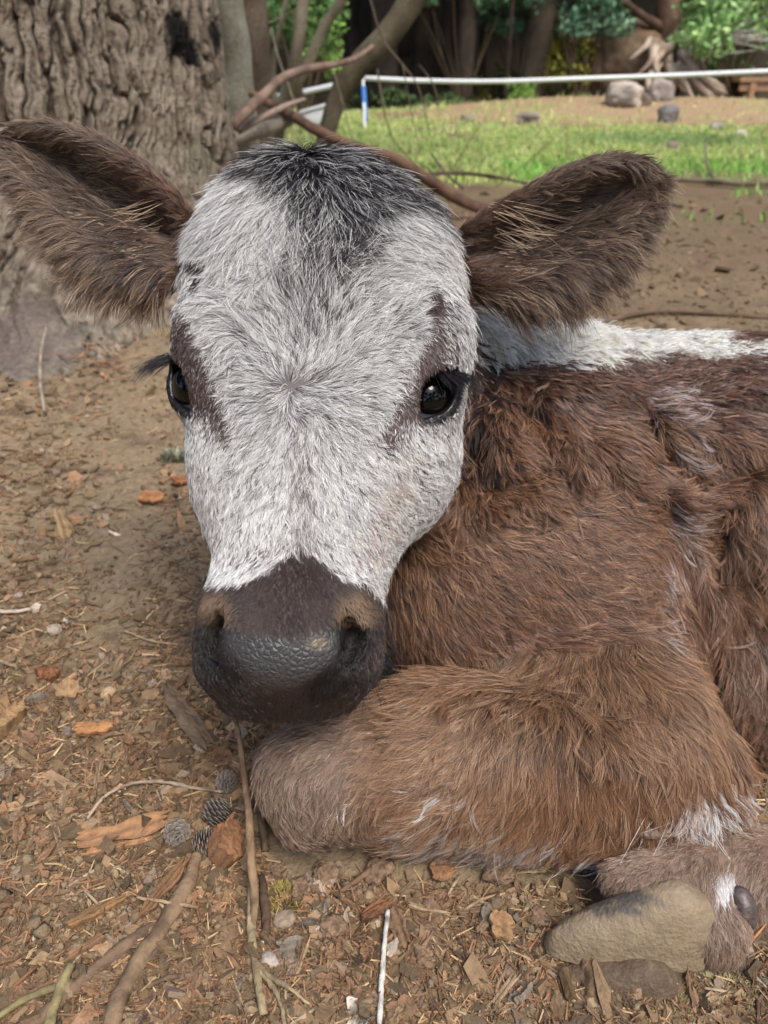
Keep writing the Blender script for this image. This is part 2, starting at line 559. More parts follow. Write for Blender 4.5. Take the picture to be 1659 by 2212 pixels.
# ---- fallen branches
def branch(label, stems, rgb, rgb2, seed, name="fallen_branch"):
    base = np.array(stems[0][0][0], float)
    mb = MB()
    for i, (pts, rad, ns) in enumerate(stems):
        v, f = tube(pts, rad, 12, .16, 22, seed + i, ns)
        mb.add(v, f, bark_cols(v, rgb, rgb2, seed + i, 24))
    o = mb.build(name, m_wood)
    tag(o, label, "branch")
    return o
branch("long dark brown fallen branch sloping down behind the calf's right ear",
       [([W(540, 200, 2.5), W(590, 228, 2.5), W(640, 255, 2.45), W(700, 290, 2.4), W(780, 322, 2.4), W(850, 342, 2.42), W(905, 375, 2.45), W(980, 425, 2.55), W(1075, 465, 2.62)], [.012, .015, .016, .017, .017, .018, .019, .020, .018], 80)],
       (112, 88, 72), (82, 62, 52), 201)
branch("bare brown branch arching up from the old trunk's side to the leaning tree",
       [([W(500, 272, 2.2), W(560, 215, 2.3), W(612, 168, 2.4), W(660, 150, 2.5), W(730, 138, 2.6), W(775, 122, 2.75), W(805, 100, 2.85)], [.017, .016, .014, .013, .011, .010, .008], 60)],
       (142, 120, 104), (104, 86, 74), 211)
branch("short pale stick lying under the arching branch",
       [([W(515, 283, 2.3), W(570, 252, 2.35), W(620, 228, 2.4), W(658, 214, 2.45)], [.011, .011, .009, .006], 40)],
       (150, 132, 118), (116, 100, 90), 221)
branch("thick barkless grey log end below the pale stick",
       [([W(500, 300, 2.4), W(560, 282, 2.45), W(600, 270, 2.5), W(632, 260, 2.5)], [.024, .024, .022, .014], 40)],
       (150, 142, 128), (110, 102, 92), 231, "fallen_log")
branch("old pale log lying on the ground behind the calf's head",
       [([gpt(560, 345, .02), gpt(700, 352, .03), gpt(820, 360, .02), gpt(900, 395, .0)], [.022, .030, .022, .012], 40)],
       (150, 126, 108), (112, 94, 80), 241, "fallen_log")
branch("thin twiggy branches tangled on the ground between grass and dirt",
       [([gpt(880, 400, .03), gpt(960, 400, .05), gpt(1060, 408, .05), gpt(1180, 418, .02)], [.008, .009, .008, .003], 40),
        ([gpt(930, 380, .10), gpt(960, 398, .05), gpt(1000, 425, .03)], [.004, .006, .005], 20),
        ([gpt(840, 440, .02), gpt(900, 430, .03), gpt(1000, 440, .03)], [.008, .01, .006], 30)],
       (104, 92, 78), (74, 64, 54), 251, "twiggy_branch")
branch("long thin grey branch along the grass edge right of the calf's ear",
       [([gpt(1430, 398, .02), gpt(1520, 402, .02), gpt(1600, 408, .02), gpt(1700, 404, .02)], [.010, .011, .011, .009], 40),
        ([gpt(1545, 404, .02), gpt(1522, 378, .05), gpt(1515, 352, .12)], [.006, .005, .003], 20)],
       (128, 112, 96), (92, 80, 68), 261)
branch("dull stick half sunk in the dirt right of the calf's back",
       [([gpt(1300, 700, .004), gpt(1420, 680, .008), gpt(1560, 684, .006), gpt(1700, 690, .0)], [.005, .007, .006, .004], 30)],
       (112, 94, 76), (84, 70, 56), 271)

# drooping bare twigs hanging in front of the field
def twig_set(label, sets, rgb, seed, name="bare_twig"):
    mb = MB()
    for i, (pts, rad) in enumerate(sets):
        v, f = tube(pts, rad, 6, .15, 30, seed + i, 26)
        mb.add(v, f, bark_cols(v, rgb, tuple(int(c * .75) for c in rgb), seed + i, 30))
    return tag(mb.build(name, m_wood), label, "twig")
twig_set("thin drooping twigs hanging before the middle of the grass field",
         [(Wl((800, 0, 2.6), (830, 90, 2.6), (870, 140, 2.6), (900, 180, 2.6), (915, 230, 2.6), (935, 320, 2.6)), [.0035, .0035, .003, .0022, .0015, .001]),
          (Wl((815, 150, 2.6), (828, 230, 2.6), (850, 300, 2.6), (900, 360, 2.6)), [.003, .0028, .002, .0012]),
          (Wl((870, 140, 2.6), (890, 250, 2.6), (908, 330, 2.6)), [.0025, .002, .001]),
          (Wl((905, 140, 2.6), (935, 180, 2.6), (948, 240, 2.6)), [.0025, .002, .001])], (104, 92, 74), 301)
twig_set("fine leaning twigs rising out of the brush pile before the grass",
         [(Wl((960, 400, 2.8), (1010, 310, 2.8), (1060, 240, 2.8)), [.003, .002, .001]),
          (Wl((1070, 405, 2.9), (1150, 340, 2.9), (1220, 278, 2.9)), [.003, .002, .001]),
          (Wl((960, 415, 2.7), (935, 375, 2.7), (905, 350, 2.7)), [.004, .003, .0015])], (122, 112, 84), 311)
twig_set("thin grey twigs crossing in front of the forked sapling",
         [(Wl((585, 60, 2.8), (600, 120, 2.8), (625, 190, 2.8), (650, 260, 2.8), (700, 330, 2.8)), [.004, .004, .0035, .003, .002]),
          (Wl((720, 150, 2.9), (745, 240, 2.9), (760, 300, 2.9)), [.003, .0025, .0015]),
          (Wl((580, 50, 2.8), (620, 30, 2.8), (660, 10, 2.8)), [.003, .002, .001])], (128, 120, 100), 321)

# ---- white pipe rail and its props
m_pvc = mat_plain("white_pipe", srgb(222, 223, 222), .35, .5, .06, 6, .05, 40)
m_blue = mat_plain("blue_wrap", srgb(58, 118, 190), .6, .4, .25, 60, .3, 80)
def gtube(name, pts, rad, mat, parent=None, seg=18, n=30):
    v, f = tube(pts, rad, seg, 0.0, 1, 0, n)
    o = new_mesh(name, v, f, mat)
    if parent: adopt(o, parent)
    return o
rail = empty("pipe_rail", gpt(786, 282))
tag(rail, "long white pipe rail across the far side of the grass", "rail")
zr = 6.6
gtube("pipe", Wl((778, 168, zr), (900, 174, zr), (1060, 176, zr - .05), (1250, 170, zr - .1), (1450, 163, zr - .15), (1680, 153, zr - .2), (2100, 135, zr - .3)), [.018] * 7, m_pvc, rail)
pb = gpt(788, 282)
gtube("post", [W(784, 166, zr), W(786, 215, zr), pb - np.array([0, 0, .03])], [.011, .011, .010], m_pvc, rail)
o = gtube("wrap", [W(785, 188, zr), W(787, 215, zr), W(790, 262, zr + .02)], [.019, .021, .018], m_blue, rail)
pe = W(2090, 136, zr - .3)
gtube("post", [pe, np.array([pe[0], pe[1], ground_h(pe[0], pe[1]) - .03])], [.019, .019], m_pvc, rail)
o = gtube("pipe_rail", Wl((655, 199, 5.6), (700, 189, 5.6), (731, 182, 5.6)), [.018] * 3, m_pvc); tag(o, "short white pipe piece pointing right, left of the leaning tree", "pipe")
o = gtube("pipe_rail", Wl((578, 214, 5.6), (606, 207, 5.6)), [.018] * 2, m_pvc); tag(o, "stub of white pipe seen between the grey sapling stems", "pipe")

# white tub lying in the grass behind the leaning tree
import bmesh
def rounded_box(sx, sy, sz, bev, seg=3):
    bm = bmesh.new(); bmesh.ops.create_cube(bm, size=1.0)
    for v in bm.verts: v.co = Vector((v.co.x * sx, v.co.y * sy, v.co.z * sz))
    bmesh.ops.bevel(bm, geom=list(bm.edges), offset=bev, segments=seg, profile=.5, affect='EDGES')
    bm.normal_update()
    v = np.array([x.co[:] for x in bm.verts]); f = [tuple(w.index for w in q.verts) for q in bm.faces]; bm.free()
    return v, f
tub = empty("plastic_tub", W(690, 272, 6.2))
tag(tub, "white plastic tub tipped in the grass left of the leaning tree", "tub")
c = W(688, 252, 6.2)
v, f = rounded_box(.20, .22, .13, .03)
v[:, 0] *= 1 + .25 * (v[:, 2] > 0)
Rt = np.array(Matrix.Rotation(math.radians(-14), 3, 'Y'))
adopt(new_mesh("tub_body", v @ Rt.T + c, f, m_pvc), tub)
v, f = rounded_box(.265, .25, .016, .006)
v[:, 2] += .068
adopt(new_mesh("rim", v @ Rt.T + c, f, m_pvc), tub)

# ---- wooden bench at the right edge
m_plank = mat_plain("bench_wood", srgb(150, 118, 92), .6, .3, .2, 20, .3, 60)
ben = empty("wooden_bench", gpt(1640, 226))
tag(ben, "orange brown wooden bench at the right edge of the field", "bench")
zb = 8.6
def beam(name, p, q, w, h, mat, parent):
    p, q = np.asarray(p), np.asarray(q); d = q - p; L_ = np.linalg.norm(d); d = d / L_
    v, f = rounded_box(L_, w, h, min(w, h) * .12, 2)
    s = np.cross([0, 0, 1.0], d) if abs(d[2]) < .9 else np.array([0, 1.0, 0]); s /= np.linalg.norm(s); u_ = np.cross(d, s)
    M = np.stack([d, s, u_], 1)
    o = new_mesh(name, v @ M.T + (p + q) / 2, f, mat, None, False); adopt(o, parent); return o
a = W(1588, 172, zb); e = a + np.array([1.5, 0, 0])
beam("seat", a, e, .30, .045, m_plank, ben)
beam("seat_rail", a + np.array([.02, -.1, -.075]), e + np.array([-.02, -.1, -.075]), .04, .07, m_plank, ben)
for dx in (.16, 1.34):
    for dy in (-.11, .11):
        top = a + np.array([dx, dy, -.03]); gnd = np.array([top[0], top[1], ground_h(top[0], top[1]) - .02])
        beam("leg", gnd, top, .07, .07, m_plank, ben)

# ---- the uprooted stump with its root plate and the trunk behind
def root_plate():
    t = empty("uprooted_stump", gpt(1400, 238))
    tag(t, "old uprooted stump with tangled pale roots and earthy root plate beyond the rail", "stump")
    z0 = 9.3
    import bmesh as _b
    bm = _b.new(); _b.ops.create_icosphere(bm, subdivisions=5, radius=1.0)
    v = np.array([x.co[:] for x in bm.verts]); f = [tuple(w.index for w in q.verts) for q in bm.faces]; bm.free()
    n = fbm(v, 1.7, 4, 7); n2 = fbm(v, 7, 3, 9)
    v = v * (1 + .22 * n + .08 * n2)[:, None] * np.array([.70, .50, .62])
    v[:, 0] += .18 * v[:, 2] * -1
    col = bark_cols(v, (112, 96, 78), (142, 116, 92), 5, 4)
    k = smoothstep(.0, .4, fbm(v, 5, 3, 77))[:, None]; col = col * (1 - k * .6) + srgb(120, 84, 60) * k * .6
    adopt(new_mesh("root_plate", v + W(1395, 165, z0 + .3), f, m_bark_far, None, True, col), t)
    mb = MB()
    v, f = tube(Wl((1470, 190, z0), (1462, 120, z0 - .1), (1452, 60, z0 - .2), (1446, 0, z0 - .3), (1440, -120, z0 - .5), (1430, -420, z0 - 1)), [.22, .17, .15, .14, .13, .10], 20, .16, 5, 3, 40)
    mb.add(v, f, bark_cols(v, (116, 92, 78), (84, 66, 56), 8, 5))
    adopt(mb.build("trunk", m_bark_far), t)
    rr = np.random.default_rng(12)
    spec = [((1415, 95), (1400, 140), (1375, 165)), ((1430, 100), (1418, 150), (1440, 190)), ((1445, 110), (1450, 160), (1480, 200)), ((1460, 120), (1500, 160), (1560, 215)), ((1470, 110), (1520, 170), (1600, 222)),
            ((1450, 100), (1425, 120), (1395, 175)), ((1462, 140), (1520, 195), (1570, 232)), ((1440, 130), (1455, 185), (1430, 225)), ((1475, 150), (1540, 180), (1590, 205)), ((1405, 90), (1390, 105), (1360, 130)),
            ((1480, 165), (1525, 215), (1545, 228)), ((1425, 140), (1400, 185), (1405, 215)), ((1450, 150), (1485, 190), (1500, 225))]
    for i, (a, b_, c_) in enumerate(spec):
        z = z0 - .45 + rr.uniform(-.1, .1)
        v, f = tube(Wl((*a, z + .15), (*b_, z - .05), (*c_, z)), [rr.uniform(.045, .075), rr.uniform(.034, .05), .014], 10, .25, 12, i, 26)
        o = new_mesh("root", v, f, m_wood, None, True, bark_cols(v, (188, 172, 154), (140, 120, 104), i, 8)); adopt(o, t)
    # side limb at top left of the trunk
    v, f = tube(Wl((1450, 70, z0 - .2), (1390, 35, z0 - .3), (1330, -10, z0 - .4)), [.06, .045, .03], 10, .2, 8, 4, 20)
    o = new_mesh("limb", v, f, m_bark_far, None, True, bark_cols(v, (104, 82, 70), (74, 60, 50), 3, 8)); adopt(o, t)
root_plate()

# bleached dead top lying right of the stump
rr = np.random.default_rng(51)
tw = []
for i in range(26):
    a = (rr.uniform(1470, 1560), rr.uniform(70, 130)); l = rr.uniform(60, 190); an = rr.uniform(-.75, .1)
    b_ = (a[0] + l * math.cos(an), a[1] + l * math.sin(an))
    tw.append((Wl((a[0], a[1], 8.6), ((a[0] + b_[0]) / 2, (a[1] + b_[1]) / 2 - rr.uniform(-8, 10), 8.5), (b_[0], b_[1], 8.4)), [.014, .010, .004]))
twig_set("tangle of bleached dead twigs right of the uprooted stump", tw, (176, 172, 162), 401, "dead_branch")

# rocks on the needle mound
m_rock = mat_vcol("rock", .9, .2, .6, 40, .2, 12)
rk = [(1345, 235, 62, 34, (176, 164, 150)), (1440, 252, 34, 26, (128, 124, 122)), (1420, 238, 30, 22, (170, 156, 146)), (1250, 222, 34, 16, (178, 160, 146)), (1140, 260, 26, 12, (186, 170, 158)), (1205, 215, 20, 14, (160, 140, 122)),
      (1300, 212, 26, 18, (132, 118, 104)), (1545, 278, 14, 8, (196, 186, 174)), (1452, 318, 16, 9, (184, 160, 146)), (1265, 202, 30, 22, (120, 104, 88)), (1380, 222, 24, 14, (150, 132, 118)), (1600, 292, 12, 7, (190, 180, 164)), (1320, 345, 8, 5, (190, 184, 170)), (1010, 258, 16, 7, (188, 172, 158)), (1480, 222, 22, 14, (146, 130, 118))]
rock_words = ["largest pale boulder at the foot of the uprooted stump", "dark grey boulder right of the largest pale one", "pinkish boulder wedged behind the dark grey one", "flat pale stone left of the largest boulder on the mound",
              "low pale stone at the left end of the needle mound", "small tan stone at the top left of the mound", "brown rock tucked under the left side of the root plate", "small pale stone on the grass below the mound's right side",
              "pinkish stone alone on the bright grass at right", "grey brown rock leaning on the left foot of the root plate", "brown stone just behind the largest boulder", "tiny pale stone on the grass near the right edge",
              "tiny pale stone in the grass right of the fallen branch", "small pale stone at the far left of the mound", "grey stone below the spread pale roots"]
for i, (u, v, a, b_, c) in enumerate(rk):
    p = gpt(u, v + b_ * .5); z = w2c(p)[2]
    v_, f_ = pebble(np.zeros(3), (a * z / F * .9, a * z / F * .8, b_ * z / F * 1.3), 30 + i, 4, .34) if False else (None, None)
    import bmesh as _b
    bm = _b.new(); _b.ops.create_icosphere(bm, subdivisions=4, radius=1.0)
    vq = np.array([x.co[:] for x in bm.verts]); fq = [tuple(w.index for w in q.verts) for q in bm.faces]; bm.free()
    vq = np.sign(vq) * np.abs(vq) ** .8
    vq = vq * (1 + .30 * fbm(vq + i, 1.3, 2, i) + .08 * fbm(vq, 5, 3, i))[:, None] * np.array([a * z / F * .62, a * z / F * .5, b_ * z / F * .85])
    o = new_mesh("rock", vq * (1.6 if a < 31 else 1) + p + np.array([0, 0, b_ * z / F * .45]), fq, m_rock, None, False, bark_cols(vq, c, tuple(int(q * .72) for q in c), i, 6))
    tag(o, rock_words[i], "rock", "rocks on the mound and field")

# ------------------------------------------------------------------ grass of the field: stuff
def grass_field():
    rr = np.random.default_rng(77)
    n = 90000
    y = 2.7 + (10.6 - 2.7) * rr.random(n) ** 1.25
    x = rr.uniform(-.2, .68, n) * y * 1.02
    eg = 3.75 + .25 * noise2(x, y * 0, 1.3, 3, 4) + .12 * noise2(x, y, 6, 2, 6)
    ef = 10.0 + .5 * noise2(x, y * 0, .6, 3, 14)
    g = smoothstep(-.1, .35, y - eg) * smoothstep(.1, -.4, y - ef) * smoothstep(-.14, -.05, x / y)
    mo = np.clip(lump(x, y, 3.5, 8.9, 2.2, 1.5, 1.8) + lump(x, y, 1.6, 9.0, 1.1, .9, 1.3), 0, 1)
    pt = noise2(x, y, 1.7, 3, 21)
    g = np.maximum(g, .10 * smoothstep(.0, .35, noise2(x, y, 3.2, 2, 91)) * smoothstep(2.6, 3.2, y) * (x > .3))
    keep = rr.random(n) < g * (1 - mo * .9) * (1 - .75 * smoothstep(.1, .5, pt))
    x, y, pt = x[keep], y[keep], pt[keep]; n = len(x)
    h = .032 * rr.uniform(.5, 1.5, n) * (1 + .9 * smoothstep(.1, .5, noise2(x, y, .9, 2, 23)))
    a = rr.random(n) * np.pi * 2; w = .0035 + .0012 * y / 5
    lean = rr.normal(0, .4, (n, 2)) * h[:, None]
    b0 = np.stack([x, y, ground_h(x, y) - .003], -1)
    d = np.stack([np.cos(a) * w, np.sin(a) * w, 0 * a], -1)
    tp = b0 + np.stack([lean[:, 0], lean[:, 1], h], -1)
    md = (b0 + tp) / 2 + np.stack([-lean[:, 0] * .15, -lean[:, 1] * .15, h * .12], -1)
    v = np.stack([b0 - d, b0 + d, md + d * .7, tp, md - d * .7], 1).reshape(-1, 3)
    f = np.arange(5 * n).reshape(-1, 5)
    c = np.tile(srgb(176, 196, 114), (n, 1))
    k = rr.random(n)
    c[k < .30] = srgb(156, 186, 102); c[k > .60] = srgb(202, 202, 134); c[k > .86] = srgb(214, 202, 160)
    lush = (smoothstep(4.9, 4.2, y) * (x > .6))[:, None]
    c = c * (1 - lush * .6) + srgb(112, 184, 74) * lush * .6
    blu = smoothstep(1, .6, np.hypot((x - 2.0) / .9, (y - 6.0) / .5))[:, None]
    c = c * (1 - blu * .5) + srgb(96, 142, 96) * blu * .5
    c *= np.clip(1 + .15 * rr.normal(0, 1, n), .5, 1.5)[:, None]
    o = new_mesh("grass", v, f, m_leaf, None, False, np.repeat(c, 5, 0))
    tag(o, "short bright green pasture grass beyond the dirt", "grass", None, "stuff")
grass_field()

# ------------------------------------------------------------------ the forest behind
def blob_ground(u, v, y):
    """world x for a picture column at a world distance y on the bank"""
    x = (u - 829.5) / F * (y * cosP + CAM_H * sinP * 0 + .22) / 1.0
    return x
FG = "dark forest trunks beyond the field"
far = [(735, 11.4, .09), (770, 12.6, .10), (838, 11.2, .17), (872, 13.0, .11), (905, 11.8, .13), (935, 14.0, .09), (962, 12.4, .085), (1003, 11.0, .12), (1020, 14.5, .12), (1040, 12.2, .05), (1064, 13.5, .06), (1094, 11.0, .030), (1146, 11.0, .155),
       (1120, 15.5, .12), (1180, 14.2, .10), (1222, 13.2, .08), (1262, 12.6, .07), (1330, 14.6, .12), (1560, 13.0, .10), (1615, 12.0, .14), (1690, 13.4, .16), (620, 12.4, .16), (680, 14.0, .14), (560, 13.0, .15), (480, 12.6, .2), (300, 13, .2), (100, 12.5, .22), (1850, 13, .2), (1500, 15.0, .14), (985, 16.5, .15), (895, 17.0, .16), (1080, 17.5, .15)]
looks = ["slender", "thick", "dark", "brown", "mossy", "straight"]
rr = np.random.default_rng(9)
def region_of(u):
    if u < 600: return "hidden behind the old trunk"
    if u < 790: return "left of the pipe rail's end"
    if u < 930: return "above the left end of the pipe rail"
    if u < 1060: return "in the dark middle of the forest"
    if u < 1200: return "just left of the bluish boughs"
    if u < 1350: return "behind the yellow green bushes"
    return "right of the uprooted stump"
def tree_word(i, u, y, r):
    size = "thick" if r > .135 else ("thin" if r < .075 else "medium")
    return size
for i, (u, y, r0) in enumerate(far):
    z = y * cosP + .1
    x = (u - 829.5) * (y * cosP - (.6 - CAM_H) * sinP * 0 + .1) / F
    g0 = float(ground_h(x, y)) - .05
    top = np.array([x + rr.normal(0, .08), y + rr.normal(0, .1), g0 + 7.5])
    base = np.array([x, y, g0])
    t = empty("forest_tree", base)
    sz = tree_word(i, u, y, r0)
    where = region_of(u)
    srt = sorted(q[0] for q in far); rk_ = srt.index(u) + 1
    grp_ = sorted(q[0] for q in far if region_of(q[0]) == where)
    k_ = grp_.index(u)
    pos_ = "leftmost" if k_ == 0 else ("rightmost" if k_ == len(grp_) - 1 else ["", "second", "third", "fourth", "fifth", "sixth"][k_])
    word = "%s %s forest trunk %s" % (pos_, sz, where)
    tag(t, word, "tree", "forest trees beyond the field")
    r0 = r0 * .74
    v, f = tube([base, base + (top - base) * .1 + rr.normal(0, .02, 3), base + (top - base) * .4, top], [r0 * 1.35, r0, r0 * .9, r0 * .5], 12, .12, 4, i, 36)
    dark = rr.random() < .5
    c1, c2 = ((70, 60, 52), (46, 40, 36)) if dark else ((100, 88, 74), (66, 58, 48))
    adopt(new_mesh("trunk", v, f, m_bark_far, None, True, bark_cols(v, c1, c2, i, 5)), t)
    balls = [(top[0] + rr.normal(0, .9), top[1] + rr.normal(0, .9), g0 + rr.uniform(2.6, 6.8), rr.uniform(.7, 1.1)) for _ in range(9)]
    v, f = leaf_cloud(rr, balls, 1100, .17)  # canopy above the frame, added to shade the forest below
    adopt(new_mesh("crown", v, f, m_leaf, None, False, leaf_cols(rr, len(v), (48, 66, 38), .3)), t)

def bush(label, u0, u1, v0, v1, y, rgb, rgb2, n, size, seed, name="bush", cat="bush", nb=16, drop=0):
    rr = np.random.default_rng(seed)
    z = y * cosP + .1
    balls = []
    for _ in range(nb):
        u, v = rr.uniform(u0, u1), rr.uniform(v0, v1)
        p = W(u, v, z + rr.uniform(-.35, .35)); balls.append((*p, rr.uniform(.35, .8) * min(u1 - u0, v1 - v0) * .35 * z / F + .03))
    cx = (u0 + u1) / 2
    gp = np.array([W(cx, v1, z)[0], y, 0]); gp[2] = float(ground_h(gp[0], gp[1]))
    t = empty(name, gp); tag(t, label, cat)
    mb = MB()
    for b_ in balls[::2]:
        mid = (gp + np.array(b_[:3])) / 2 + rr.normal(0, .03, 3)
        v, f = tube([gp - np.array([0, 0, .03]), mid, np.array(b_[:3])], [.012, .009, .004], 5, 0, 1, 0, 8)
        mb.add(v, f, srgb(78, 66, 50))
    adopt(mb.build("stem", m_bark_far), t)
    v, f = leaf_cloud(rr, balls, n, size)
    adopt(new_mesh("foliage", v, f, m_leaf, None, False, leaf_cols(rr, len(v), rgb, .30, rgb2, .35)), t)
bush("low green shrubs at the forest foot left of the middle trunks", 820, 990, 195, 232, 10.6, (74, 98, 58), (104, 124, 72), 1500, .028, 501)
bush("bright green leafy sapling behind the grey forked sapling", 640, 730, 20, 150, 8.2, (118, 156, 70), (150, 182, 92), 900, .032, 502, "leafy_sapling", "sapling")
bush("dim green shrub in the top left gap between the trunks", 580, 720, -60, 80, 7.5, (84, 118, 66), (120, 150, 80), 1300, .035, 503)
bush("yellow green bush right of the dark middle trunk", 1175, 1300, 95, 200, 10.9, (112, 120, 42), (150, 136, 50), 1800, .030, 504)
bush("small bright shrub at the foot of the dark middle trunk", 1100, 1150, 175, 215, 10.5, (104, 140, 56), (130, 160, 70), 500, .026, 505)
bush("bluish green conifer boughs hanging left of the uprooted stump", 1165, 1345, -80, 62, 10.6, (92, 130, 98), (130, 160, 128), 5200, .036, 506, "conifer_boughs", "conifer", 40)
bush("conifer bough tips hanging at the top middle of the forest", 880, 1120, -60, 12, 10.8, (78, 112, 78), (110, 140, 96), 1800, .034, 507, "conifer_boughs", "conifer", 20)
bush("bright maple leaves in the top right corner", 1480, 1700, -60, 105, 9.9, (128, 166, 100), (160, 190, 124), 4200, .042, 508, "maple_bush", "bush", 34)
bush("soft green shrub right of the spread pale roots", 1520, 1680, 120, 160, 10.6, (96, 132, 80), (130, 150, 90), 900, .034, 509)
bush("green conifer twigs at the top between dark trunks", 1050, 1180, -60, 60, 11.3, (70, 104, 72), (92, 124, 84), 1300, .034, 510, "conifer_boughs", "conifer", 14)
bush("dull olive scrub under the forest trunks at left", 720, 860, 170, 235, 11.2, (62, 78, 42), (84, 88, 50), 900, .032, 511)
bush("ochre and green undergrowth above the needle mound", 1000, 1110, 150, 215, 11.6, (58, 66, 36), (104, 100, 46), 900, .030, 512)

# unseen leaf ring added behind the viewer to close off the low sky
rr = np.random.default_rng(98)
balls = []
for _ in range(110):
    a = rr.uniform(math.radians(150), math.radians(390)); q = rr.uniform(6, 9)
    balls.append((math.cos(a) * q, math.sin(a) * q - .5, rr.uniform(.5, 5.5), rr.uniform(.8, 1.4)))
v, f = leaf_cloud(rr, balls, 9000, .26)
o = new_mesh("unseen_wood_ring", v, f, m_leaf, None, False, leaf_cols(rr, len(v), (56, 70, 42), .3)); tag(o, "dark leafy wood added outside the picture to block low sky light", "wood", None, "stuff")
# far wood on the slope, one mass
rr = np.random.default_rng(99)
balls = [(rr.uniform(-14, 16), rr.uniform(24, 30), rr.uniform(4, 12), rr.uniform(1.5, 3)) for _ in range(90)]
v, f = leaf_cloud(rr, balls, 9000, .5)
o = new_mesh("far_wood", v, f, m_leaf, None, False, leaf_cols(rr, len(v), (40, 54, 34), .3)); tag(o, "dark far wood closing the slope behind the trunks", "wood", None, "stuff")
# ================================================================== the calf
def s_ell(p, c, r, R=None):
    q = p - c
    if R is not None: q = q @ R
    r = np.asarray(r, np.float32)
    k0 = np.sqrt(((q / r) ** 2).sum(-1))
    k1 = np.sqrt(((q / (r * r)) ** 2).sum(-1)) + 1e-9
    return np.where(k0 < 1e-3, -r.min(), k0 * (k0 - 1) / k1)

def s_cone(p, a, b, ra, rb, sq=None):
    a = np.asarray(a); b = np.asarray(b)
    ab = b - a
    t = np.clip(((p - a) @ ab) / (ab @ ab), 0, 1)
    q = p - a - t[..., None] * ab
    if sq is not None: q = q * sq
    return np.sqrt((q * q).sum(-1)) - (ra + (rb - ra) * t)

def smin(a, b, k):
    h = np.maximum(k - np.abs(a - b), 0) / k
    return np.minimum(a, b) - h * h * k * 0.25

def smax(a, b, k):
    return -smin(-a, -b, k)

def px(r, z):
    return r * z / F

# head loft: v, left, right, front depth, depth of the widest line, back depth, exponent
HK = np.array([
    [352, 610, 720, .492, .505, .53, 2.2],
    [368, 562, 785, .478, .502, .55, 2.2],
    [400, 512, 850, .468, .500, .57, 2.3],
    [450, 470, 915, .458, .499, .58, 2.5],
    [520, 432, 965, .449, .497, .59, 2.6],
    [600, 409, 990, .443, .495, .60, 2.7],
    [700, 405, 993, .439, .492, .60, 2.7],
    [800, 408, 985, .436, .488, .60, 2.5],
    [880, 410, 980, .433, .486, .60, 2.2],
    [960, 418, 974, .430, .485, .60, 1.9],
    [1040, 430, 946, .428, .482, .59, 1.8],
    [1120, 450, 906, .4255, .474, .57, 1.85],
    [1200, 462, 858, .423, .465, .55, 1.95],
    [1280, 466, 816, .420, .458, .53, 2.1],
    [1360, 470, 790, .418, .450, .51, 2.2],
    [1440, 470, 780, .418, .445, .49, 2.2],
    [1500, 520, 730, .425, .445, .47, 2.2],
], float)
HY = -(HK[:, 0] - 1106) * HK[:, 4] / F
_o = np.argsort(HY); HYs = HY[_o]; HKs = HK[_o]
_zc = HKs[:, 4]
_xl = (HKs[:, 1] - 829.5) * _zc / F
_xr = (HKs[:, 2] - 829.5) * _zc / F

def s_head_loft(p):
    Y = p[..., 1]
    def g(a): return np.interp(Y, HYs, a)
    xl, xr, zf, zc, zb, n = g(_xl), g(_xr), g(HKs[:, 3]), g(_zc), g(HKs[:, 5]), g(HKs[:, 6])
    xc, a = (xl + xr) / 2, (xr - xl) / 2
    dz = p[..., 2] - zc
    b = np.where(dz < 0, zc - zf, zb - zc)
    q = (np.abs((p[..., 0] - xc) / a) ** n + np.abs(dz / b) ** n) ** (1 / n)
    d = (q - 1) * np.minimum(a, b)
    return np.maximum(d, np.maximum(Y - HYs[-1], HYs[0] - Y))

EYES = []
for (u, v, z, R, g, inner, outer) in (
        (433, 838, .472, .0168, (-.56, .02, -.83), (460, 912), (372, 770)),
        (920, 858, .467, .0165, (.34, -.02, -.94), (866, 932), (974, 796))):
    c = C(u, v, z)
    g = np.array(g, float); g /= np.linalg.norm(g)
    h = C(*outer, z) - C(*inner, z)
    h = h - g * (h @ g); h /= np.linalg.norm(h)
    w = np.cross(g, h)
    if w[1] < 0 and abs(w[1]) > abs(w[0]) : w = -w
    EYES.append(dict(c=c, R=R, g=g, h=h, w=w))

NOSTRIL = [
    [C(474, 1340, .412), C(468, 1368, .418), C(474, 1405, .420), C(500, 1446, .412)],
    [C(750, 1345, .410), C(762, 1378, .417), C(748, 1425, .421), C(718, 1458, .416), C(700, 1470, .414)],
]
NOST_R = [[.0044, .0070, .0052, .0014], [.0046, .0074, .0048, .0024, .0008]]

